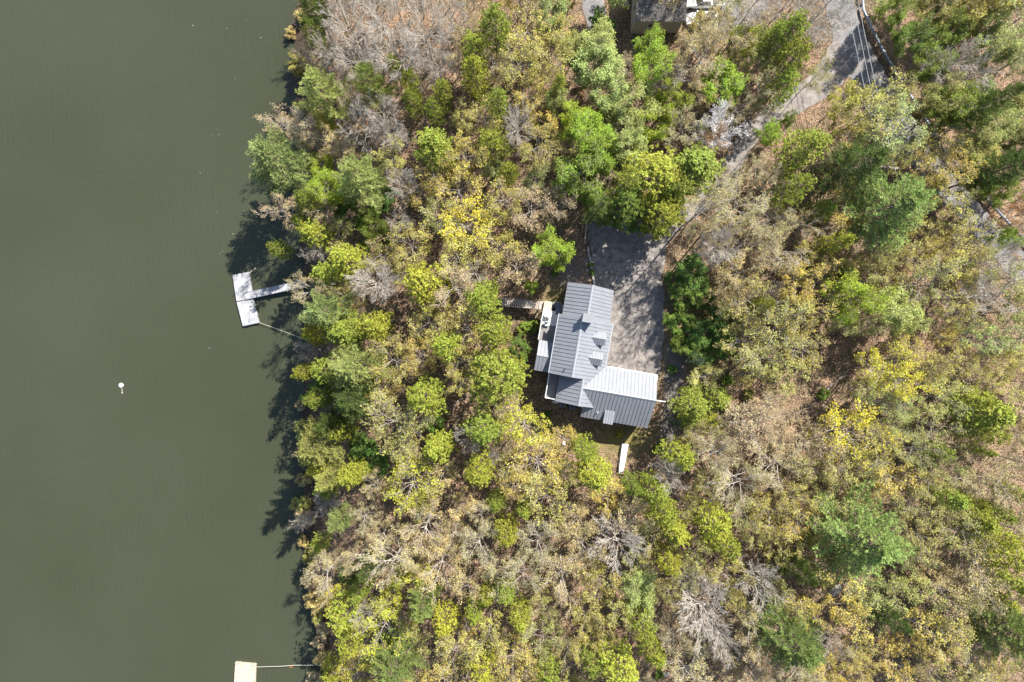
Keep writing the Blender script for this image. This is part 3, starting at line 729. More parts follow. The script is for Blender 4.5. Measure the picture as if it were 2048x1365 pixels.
# ------------------------------------------------------------------ stairs and boardwalk
st = thing('wooden_stairs', 'weathered wooden stairs running from the deck landing down toward the lake', 'stairs', (0, 0, 0))
A = at(1091, 613, 9.1); B = at(1003, 604, 7.1)
dx, dy = B[0]-A[0], B[1]-A[1]; Ls = math.hypot(dx, dy); ux, uy = dx/Ls, dy/Ls; rz = math.atan2(uy, ux); hwid = .55
k = 0.0; z = 9.1; items = []
def tread(s, ln, z): MB().box(s, s+ln, -hwid, hwid, z-.05, z, rz, (A[0], A[1], 0)).build('tread', M['oldwood'], st)
s = 0.0
for i in range(3): tread(s, .30, z); s += .31
for i in range(3): z -= .14; tread(s, .21, z); s += .30
for i in range(4): tread(s, .27, z); s += .275
for i in range(9): z -= .15; tread(s, .2, z); s += .29
for i in range(3): tread(s, .30, z); s += .31
for sd in (-1, 1):
    MB().path([(A[0]+ux*q-uy*hwid*1.05*sd, A[1]+uy*q+ux*hwid*1.05*sd, zz-.12) for q, zz in ((0, 9.1), (.9, 9.1), (1.8, 8.68), (2.9, 8.68), (5.5, 7.33), (6.5, 7.33))], .06, 4).build('stringer', M['oldwood'], st)
for q, zz in ((1.8, 8.6), (2.9, 8.6), (5.5, 7.3)):
    for sd in (-1, 1):
        x, y = A[0]+ux*q-uy*.5*sd, A[1]+uy*q+ux*.5*sd; MB().bar((x, y, tz(x, y)-.4), (x, y, zz), .05, n=4).build('post', M['oldwood'], st)
# lower path steps glimpsed through the trees
s2 = thing('timber_steps', 'thin dark timber steps in the shade between dock gangway and grey bare tree', 'steps', (0, 0, 0))
A2 = at(648, 568, 1.5); B2 = at(700, 556, 3.6)
for i in range(14):
    t_ = i/13; x, y = A2[0]+(B2[0]-A2[0])*t_, A2[1]+(B2[1]-A2[1])*t_
    MB().box(-.12, .12, -.5, .5, 0, .1, .2, (x, y, tz(x, y)+.12)).build('step', M['oldwood'], s2)

# ------------------------------------------------------------------ curb, low wall beside the driveway
cw = thing('stone_curb', 'row of pale curb stones edging the upper left side of the driveway', 'curb', (0, 0, 0))
CP = [(1179, 492), (1180, 505), (1184, 520), (1187, 540), (1190, 556), (1194, 577)]
CPw = [at(a-2, b, 7.9) for a, b in CP]
for (x0, y0), (x1, y1) in zip(CPw, CPw[1:]):
    ln = math.hypot(x1-x0, y1-y0); n = max(1, round(ln/.75))
    for k in range(n):
        t_ = (k+.5)/n; x, y = x0+(x1-x0)*t_, y0+(y1-y0)*t_; r_ = random.Random(k+int(x0*10))
        MB().box(-ln/n/2+.02, ln/n/2-.02, -.13-r_.uniform(0, .04), .13, -.3, .22+r_.uniform(0, .06), math.atan2(y1-y0, x1-x0)+r_.uniform(-.04, .04), (x, y, ground(x, y))).build('stone', M['concrete'], cw, bevel=.025)
cw = thing('low_wall', 'low weathered retaining wall left of the driveway top under the pine', 'wall', (0, 0, 0))
a = at(1175, 432, 7.9); b = at(1170, 487, 7.9); n = 5
for k in range(n):
    t_ = (k+.5)/n; x, y = a[0]+(b[0]-a[0])*t_, a[1]+(b[1]-a[1])*t_; ln = math.hypot(b[0]-a[0], b[1]-a[1])/n
    MB().box(-ln/2+.01, ln/2-.01, -.1, .1, -.3, .45, math.atan2(b[1]-a[1], b[0]-a[0]), (x, y, ground(x, y))).build('block', M['oldwood'], cw)

# ------------------------------------------------------------------ docks, ropes, buoy
def plank_dock(name, label, corners, z, n, m, along, edge, frame_m, posts=()):
    """corners A,B,C,D clockwise from top-left in world xy; planks run along 'long' (A->D) or 'cross' (A->B)"""
    t = thing(name, label, 'dock', (0, 0, 0))
    A_, B_, C_, D_ = [Vector((*c, 0)) for c in corners]
    for k in range(n):
        a, b = k/n, (k+1)/n; e = .035/n*2
        if along == 'long': q = [A_.lerp(B_, a+e), A_.lerp(B_, b-e), D_.lerp(C_, b-e), D_.lerp(C_, a+e)]
        else: q = [A_.lerp(D_, a+e), B_.lerp(C_, a+e), B_.lerp(C_, b-e), A_.lerp(D_, b-e)]
        dz = random.Random(k).uniform(0, .012)
        MB().slab([(p.x, p.y, z+dz) for p in q], .05).build('plank', m, t)
    fr = MB(); cen = (A_+B_+C_+D_)/4
    for p, q in ((A_, B_), (B_, C_), (C_, D_), (D_, A_)):
        d = (q-p).normalized(); nrm = Vector((d.y, -d.x, 0)); nrm = nrm if nrm.dot((p+q)/2-cen) > 0 else -nrm
        fr.slab([(*((p-d*.05).xy), z-.02), (*((q+d*.05).xy), z-.02), (*((q+d*.05+nrm*.06).xy), z-.02), (*((p-d*.05+nrm*.06).xy), z-.02)], .38)
    fr.build('frame', frame_m, t)
    fl = MB()
    for f in (.2, .8):
        for g_ in (.12, .5, .88):
            c = A_.lerp(B_, f).lerp(D_.lerp(C_, f), g_); fl.box(c.x-.45, c.x+.45, c.y-.55, c.y+.55, z-.5, z-.08)
    fl.build('float', M['dark'], t)
    for c in posts: MB().disc(c, .07, z-.3, z+.32, 8).build('post', m, t)
    return t
zd = .45
c = lambda px, py, z=zd: at(px, py, z)
m1, m2 = (473.6, 603.5), (504.5, 596.8)
plank_dock('floating_dock', 'upper half of the T-shaped grey-white dock, above the dark seam', [c(465.5, 551), c(497.5, 545), c(*m2), c(*m1)], zd, 10, M['dock'], 'long', 0, M['dock'])
plank_dock('floating_dock', 'lower half of the T-shaped grey-white dock, shaded along its right side', [c(474, 605), c(505, 598.3), c(517, 645.5), c(486, 652)], zd, 10, M['dock'], 'long', 0, M['dock'])
gw = thing('dock_gangway', 'narrow plank gangway joining the T-shaped dock to the wooded shore', 'gangway', (0, 0, 0))
ga, gb = Vector((*at(489, 593.5, .52), .58)), Vector((*at(612, 566, 1.3), 1.25))
d = (gb-ga); n = 44; ln = d.length; d.normalize(); sd = Vector((-d.y, d.x, 0))*.5
for k in range(n):
    a, b = ga+d*(ln*k/n+.012), ga+d*(ln*(k+1)/n-.012)
    MB().slab([a-sd, b-sd, b+sd, a+sd], .04).build('plank', M['dock'], gw)
for s_ in (-1, 1): MB().bar(ga+sd*s_*1.05+Vector((0, 0, .02)), gb+sd*s_*1.05+Vector((0, 0, .02)), .05, n=4).build('side_rail', M['galv'], gw)
gc = thing('dock_bar', 'thin dark bar lying across the middle seam of the T-shaped dock', 'bar')
MB().bar((*at(473, 603.8, .5), .5), (*at(506, 596.5, .5), .5), .05, n=4).build('bar', M['dark'], gc)
gc.location = (0, 0, 0)
def rope(name, label, cat, pts, r, m):
    t = thing(name, label, cat); MB().path(pts, r, 5).build('line', m, t); return t
p0, p1 = at(517, 645, .4), at(616, 682, 1.4)
rope('mooring_line', 'pale mooring line from lower dock corner across the water to the shore', 'rope', [(*[p0[i]+(p1[i]-p0[i])*k/8 for i in (0, 1)], .45+.0*k+.9*(k/8)-.35*math.sin(math.pi*k/8)) for k in range(9)], .035, M['rope'])
rope('mooring_pole', 'short pale pole angled off the upper right corner of the dock', 'pole', [(*at(498, 547, .5), .5), (*at(511, 536, .4), .15)], .05, M['rope'])
plank_dock('tan_dock', 'pale tan plank dock with corner posts cut off by the bottom edge', [at(471, 1326, .5), at(511, 1330, .5), at(508, 1400, .5), at(467, 1398, .5)], .5, 22, M['dock_tan'], 'cross', 0, M['dock_tan'],
           [at(473, 1328, .8), at(478, 1327, .8), at(505, 1330, .8), at(510, 1332, .8)])
pts = [(510, 1335), (530, 1334), (560, 1333), (590, 1330.5), (620, 1327.5), (645, 1326), (668, 1326)]
rope('dock_line', 'long pale line from the tan dock to the shoreline at the bottom', 'rope', [(*at(a, b, .5), .45+.012*(a-510)/2*(.3 if a < 600 else .9)) for a, b in pts], .045, M['rope'])
for i, (a, b, lb) in enumerate(((581, 1334, 'small orange float left of its twin, beside the long dock line'), (584.5, 1334, 'small orange float right of its twin, beside the long dock line'))):
    t = thing('orange_float', lb, 'float', (*at(a, b, 0), 0), group='floats on the dock line')
    MB().disc((0, 0), .10, -.1, .12, 10, .08).build('float_body', M['orange'], t); MB().bar((0, 0, .1), (.1, .5, .25), .012).build('tether', M['orange'], t)
bu = thing('mooring_buoy', 'round white mooring buoy with grey centre alone on the open lake', 'buoy', (*at(242.5, 771, 0), 0))
prof = [(.16, .10), (.25, .18), (.33, .12), (.35, .0), (.30, -.2)]
mb = MB(); n = 24; v = [(r_*math.cos(2*math.pi*k/n), r_*math.sin(2*math.pi*k/n), z_) for r_, z_ in prof for k in range(n)]
mb.add(v, [(i*n+k, i*n+(k+1) % n, (i+1)*n+(k+1) % n, (i+1)*n+k) for i in range(len(prof)-1) for k in range(n)])
mb.build('float_ring', M['white'], bu, smooth=True); MB().disc((0, 0), .19, 0, .08, 16).build('centre_plate', M['galv'], bu); MB().disc((0, 0), .1, .08, .15, 12).build('eye', M['white'], bu)
MB().path([(.05, -.42, .03), (.12, -.6, .02), (.16, -.85, .02), (.16, -1.1, .02)], .04, 5).build('pickup_line', M['rope'], bu); MB().disc((.16, -1.15), .1, -.03, .05, 10).build('small_float', M['rope'], bu)

# small glints on the water, painted as white flecks
mb = MB(); r_ = random.Random(5)
for k in range(55):
    px = r_.gauss(445, 38); py = abs(r_.gauss(0, 260))+r_.uniform(0, 60)
    if px > 560: continue
    x, y = at(px, py, 0); s_ = .014+.04*r_.random()**3; a = r_.uniform(0, 3)
    mb.add([(x+s_*math.cos(a+q), y+s_*math.sin(a+q), .012) for q in (0, 1.7, 3.1, 4.6)], [(0, 1, 2, 3)])
tag(mb.build('glint_flecks', M['white']), 'tiny white flecks painted as glints on the upper lake', 'debris', kind='stuff')

# ------------------------------------------------------------------ upturned white boat, small white pail, rocks
x, y = at(1246.5, 919, 8.0)
bt = thing('upturned_boat', 'long narrow white upturned boat on the lawn below the garage', 'boat', (x, y, tz(x, y)+.02), R(-9))
sec = [(2.15, .44, .55), (1.9, .44, .62), (.6, .42, .64), (-.8, .37, .62), (-1.7, .30, .56), (-2.15, .24, .42)]
mb = MB(); v = []
for yy, ww, hh in sec: v += [(-ww*1.12, yy, .05), (-ww, yy, hh-.06), (-ww*.9, yy, hh), (ww*.9, yy, hh), (ww, yy, hh-.06), (ww*1.12, yy, .05)]
f = [(i*6+k, i*6+k+1, (i+1)*6+k+1, (i+1)*6+k) for i in range(5) for k in range(5)]+[(5, 4, 3, 2, 1, 0), tuple(range(30, 36))]
mb.add(v, f); mb.build('hull', M['white'], bt, bevel=0)
MB().box(-.47, -.40, -1.3, 1.6, .0, .07).box(.40, .47, -1.3, 1.6, .0, .07).build('gunwale', M['trim'], bt)
MB().box(-.02, .02, -1.9, 1.9, .63, .66).build('keel_strip', M['white'], bt)
x, y = at(1128, 886, 7.2)
pl = thing('white_pail', 'small white pail in the leaves left of the upturned boat', 'pail', (x, y, tz(x, y)))
MB().disc((0, 0), .2, 0, .42, 14, .24).build('bucket', M['white'], pl); MB().disc((0, 0), .25, .42, .45, 14).build('lid', M['trim'], pl)

def boulder(px, py, rpx, label, seed, asp=.6, group=None):
    x, y = at(px, py, 8); z = tz(x, y); r0 = rpx*.068
    bm = bmesh.new(); bmesh.ops.create_icosphere(bm, subdivisions=3, radius=1)
    for v in bm.verts:
        n_ = 1+.35*noise.noise(v.co*1.3+Vector((seed*3.1, 0, 0)))+.12*noise.noise(v.co*4+Vector((0, seed, 0)))
        v.co = Vector((v.co.x*r0*n_, v.co.y*r0*asp*n_, v.co.z*r0*.5*n_))
    me = bpy.data.meshes.new('boulder'); bm.to_mesh(me); bm.free()
    o = link('boulder', me, M['stone']); o.location = (x, y, z+.05); o.rotation_euler = (0, 0, .6+seed)
    tag(o, label, 'rock', group or 'boulders on the forest floor')
for i, a in enumerate([(1668, 1176, 15, 'long pale lichened boulder below the big lower-right pine'), (1692, 1205, 12, 'pale rock below and right of the long lichened boulder'), (1714, 1212, 10, 'smaller pale rock at the right end of the boulder trio'),
                       (1333, 1352, 8, 'small grey rock at the bottom edge, left of a paler one'), (1348, 1346, 7, 'smallest grey rock at the bottom edge under the evergreens'), (1412, 1356, 9, 'pale rock at the bottom edge, right of two smaller ones'),
                       (1420, 1000, 8, 'half hidden grey rock right of the small evergreens'), (1173, 520, 5, 'small rock beside the driveway curb, upper one'), (1176, 540, 5, 'small rock beside the driveway curb, lower one'),
                       (1345, 905, 9, 'grey rock at the dark foot of the garage track')]): boulder(*a, seed=i)

# ------------------------------------------------------------------ guardrail, wires, pole
gr = thing('guardrail', 'long weathered steel guardrail on posts along the outer edge of the road', 'guardrail')
pts = [Vector((*p, ground(p[0]-.6, p[1])+.62)) for p in GRW]
mb = MB()
for a, b in zip(pts, pts[1:]):
    d = (b-a).normalized(); s_ = Vector((d.y, -d.x, 0)).normalized(); prof = [(-.05, -.15), (.06, -.11), (.10, -.06), (-.02, 0), (.10, .06), (.06, .11), (-.05, .15), (-.13, .15), (-.13, -.15)]
    v = [a+s_*p+Vector((0, 0, q)) for p, q in prof]+[b+s_*p+Vector((0, 0, q)) for p, q in prof]; n = len(prof)
    mb.add(v, [(i, (i+1) % n, n+(i+1) % n, n+i) for i in range(n)])
mb.build('rail', M['galv'], gr)
tot = 0
for a, b in zip(pts, pts[1:]):
    n = max(1, round((b-a).length/1.9))
    for k in range(n):
        p = a.lerp(b, (k+.5)/n); MB().box(-.09, .09, -.09, .09, -1.3, .18, .5, (p.x+.2, p.y, p.z)).build('post', M['oldwood'], gr)
def wpt(px, py, z=17.0): return Vector((*at(px, py, z), z))
cab = [((1716, 36), (1736, 146)), ((1708, 60), (1726, 140)), ((1720, 14), (1753, 158)), ((1727, 14), (1768, 158))]
for i, ((a, b), (a2, b2)) in enumerate([((1708, 55), (1724.5, 136)), ((1716, 30), (1739, 145)), ((1722, 10), (1752, 155))]):
    p, q = wpt(a, b), wpt(a2, b2); d = (q-p).normalized(); p_ = p-d*16; q_ = q+d*12.5
    t = thing('power_line', ['leftmost overhead wire crossing above the road', 'middle overhead wire crossing above the road', 'rightmost overhead wire crossing above the road'][i], 'wire', group='overhead wires')
    MB().path([p_.lerp(q_, k/8)-Vector((0, 0, .5*math.sin(math.pi*k/8))) for k in range(9)], .035, 4).build('cable', M['wire'], t)
    if i == 1: PE = q_
up = thing('utility_pole', 'wooden utility pole with crossarm hidden in the roadside tree crowns', 'pole', (PE.x, PE.y, tz(PE.x, PE.y)))
MB().bar((0, 0, -.5), (0, 0, 17.3-up.location.z), .16, .12, 10).build('pole_shaft', M['oldwood'], up)
MB().box(-1.3, 1.3, -.06, .06, 16.8-up.location.z, 16.95-up.location.z, -.1).build('crossarm', M['oldwood'], up)
for x in (-1.1, 0, 1.1): MB().disc((x, -x*.1), .05, 16.95-up.location.z, 17.15-up.location.z, 8).build('insulator', M['trim'], up)

# ------------------------------------------------------------------ neighbour house, cars, tank
nx, ny = at(1264, 62, 8.4); NB = 8.4
nb = thing('shingled_house', 'beige house with brown-grey shingle roof cut off by the top edge', 'house', (nx, ny, NB), R(-.5))
Wd, Dp, Ev = 6.55, 8.4, 3.3
rz_ = lambda y: Ev+.42*y if y < Dp/2 else Ev+.42*(Dp-y)
MB().prism([(0, -1), (Dp, -1), (Dp, Ev), (Dp/2, Ev+.42*Dp/2), (0, Ev)], 'x', 0, Wd).build('wall', M['beige'], nb)
sd_ = MB()
for k in range(14): sd_.box(-.018, -.002, 0, Dp, .24*k, .24*k+.03); sd_.box(0, Wd, -.018, -.002, .24*k, .24*k+.03)
tag(sd_.build('clapboard', M['beige'], nb), kind='stuff')
r2 = MB(); r2.slab([(-.12, -.18, rz_(-.18)+.1), (Wd+.15, -.18, rz_(-.18)+.1), (Wd+.15, Dp/2, rz_(Dp/2)+.1), (-.12, Dp/2, rz_(Dp/2)+.1)], .1)
r2.slab([(-.12, Dp+.18, rz_(Dp+.18)+.1), (Wd+.15, Dp+.18, rz_(Dp+.18)+.1), (Wd+.15, Dp/2, rz_(Dp/2)+.1), (-.12, Dp/2, rz_(Dp/2)+.1)], .1)
rf = r2.build('roof', M['shingle'], nb)
shg = MB(); r_ = random.Random(3); y = -.2
while y < Dp/2:
    x = -.12
    while x < Wd+.1:
        w_ = min(r_.uniform(.25, .4), Wd+.15-x); z_ = rz_(y)+.105; z2 = rz_(y+.16)+.105
        h_ = .012+r_.uniform(0, .015); shg.add([(x, y, z_+h_), (x+w_-.01, y, z_+h_), (x+w_-.01, y+.16, z2), (x, y+.16, z2), (x, y, z_-.01), (x+w_-.01, y, z_-.01)], [(0, 1, 2, 3), (4, 5, 1, 0)]); x += w_
    y += .16
tag(shg.build('shingles', M['shingle'], rf), kind='stuff')
f_ = MB(); f_.box(1.9, 2.75, -.06, -.02, 1.3, 2.2).build('window', M['trim'], nb); 
wn_ = [o for o in nb.children if o.name.startswith('window')][0]; MB().box(1.98, 2.67, -.075, -.06, 1.38, 2.12).build('pane', M['glass'], wn_)
wn_ = MB().box(-.06, -.02, 2.0, 2.6, 1.5, 2.5).build('window', M['trim'], nb); MB().box(-.075, -.06, 2.07, 2.53, 1.57, 2.43).build('pane', M['glass'], wn_)
MB().box(-.05, -.02, 0, Dp, Ev-.2, Ev-.05).box(-.02, .1, -.05, .05, 0, Ev).box(0, Wd, -.06, -.02, Ev-.15, Ev).build('trim_boards', M['beige'], nb)
x, y = at(1254, 2, 9)
pt = thing('gas_tank', 'pale cylindrical gas tank on the left side of the shingled house', 'tank', (x, y+.3, tz(x, y)+.1))
MB().bar((0, -.55, .55), (0, 1.4, .55), .38, n=18).build('tank_body', M['white'], pt, smooth=False); MB().disc((0, .3), .12, .9, 1.02, 12).build('valve_dome', M['galv'], pt)
for q in (-.3, 1.1): MB().box(-.3, .3, q-.08, q+.08, -.2, .25).build('foot', M['concrete'], pt)
MB().bar((-.62, -.6, .9), (-.6, 1.0, .9), .05).build('side_pipe', M['trim'], pt)

def car(px, py, z, rz, Lc, Wc, Hc, label, bed=False):
    x, y = at(px, py, z); t = thing('parked_car' if not bed else 'pickup_truck', label, 'car' if not bed else 'truck', (x, y, ground(x, y)+.01), rz)
    h = Wc/2; l = Lc/2
    st_ = [(-l, .80, .42, .60), (-l+.12, .92, .32, .72), (-l+.9, 1.0, .25, .86), (-.25*l-.35, 1.0, .25, .95), (.5*l, 1.0, .25, .98), (l-.35, .97, .28, .95), (l, .86, .40, .80)]
    def loft(sec, m, nm, bev=True):
        mb = MB(); v = []; k = 8
        for X, w_, z0, z1 in sec:
            q = w_*h; v += [(X, -q*.96, z0), (X, -q, z0+.15*(z1-z0)+.05), (X, -q, z1-.14), (X, -q*.88, z1), (X, q*.88, z1), (X, q, z1-.14), (X, q, z0+.15*(z1-z0)+.05), (X, q*.96, z0)]
        f = [(i*k+j, i*k+(j+1) % k, (i+1)*k+(j+1) % k, (i+1)*k+j) for i in range(len(sec)-1) for j in range(k)]+[tuple(range(k))[::-1], tuple(range(len(v)-k, len(v)))]
        mb.add(v, f); return mb.build(nm, m, t)
    loft(st_, M['carpaint'], 'body')
    c0, c1, c2, c3 = (-.42*l, -.12*l, .45*l, .82*l) if not bed else (-.45*l, -.2*l, .18*l, .3*l)
    mb = MB(); zb = .93
    mb.add([(c0, -.86*h, zb), (c0, .86*h, zb), (c3, .88*h, zb), (c3, -.88*h, zb), (c1, -.7*h, Hc-.04), (c1, .7*h, Hc-.04), (c2, .7*h, Hc-.04), (c2, -.7*h, Hc-.04)],
           [(0, 3, 2, 1), (4, 5, 6, 7), (0, 1, 5, 4), (1, 2, 6, 5), (2, 3, 7, 6), (3, 0, 4, 7)]); mb.build('windows', M['glass'], t, bevel=.04)
    MB().box(c1-.03, c2+.03, -.72*h, .72*h, Hc-.06, Hc).build('roof', M['carpaint'], t, bevel=.03)
    for s_ in (-1, 1):
        MB().bar((c0, s_*.87*h, zb), (c1, s_*.71*h, Hc-.05), .035, n=4).build('pillar', M['carpaint'], t)
        MB().bar((c3, s_*.89*h, zb), (c2, s_*.71*h, Hc-.05), .045, n=4).build('pillar', M['carpaint'], t)
        MB().box(c0+.15, c0+.35, s_*h*1.02-.08, s_*h*1.02+.08, .92, 1.05).build('mirror', M['carpaint'], t)
        MB().box(-l+.02, -l+.3, s_*h*.66-.16, s_*h*.66+.16, .55, .73).build('headlight', M['lamp'], t)
        for X in (-l+.8, l-.85):
            wv = MB(); wv.bar((X, s_*(h-.2), .33), (X, s_*(h+.01), .33), .33, n=18).build('wheel', M['rubber'], t)
    if bed: MB().box(.36*l, l-.12, -h*.78, h*.78, .985, .995).build('bed_liner', M['dark'], t)
    return t
car(1408, 31, 9.6, R(2), 4.5, 1.75, 1.5, 'white hatchback half covered by tan budding branches beside the shingled house')
car(1413, -6, 9.6, R(2), 5.6, 2.0, 1.8, 'white pickup truck cut off by the top edge, nose toward the shingled house', True)

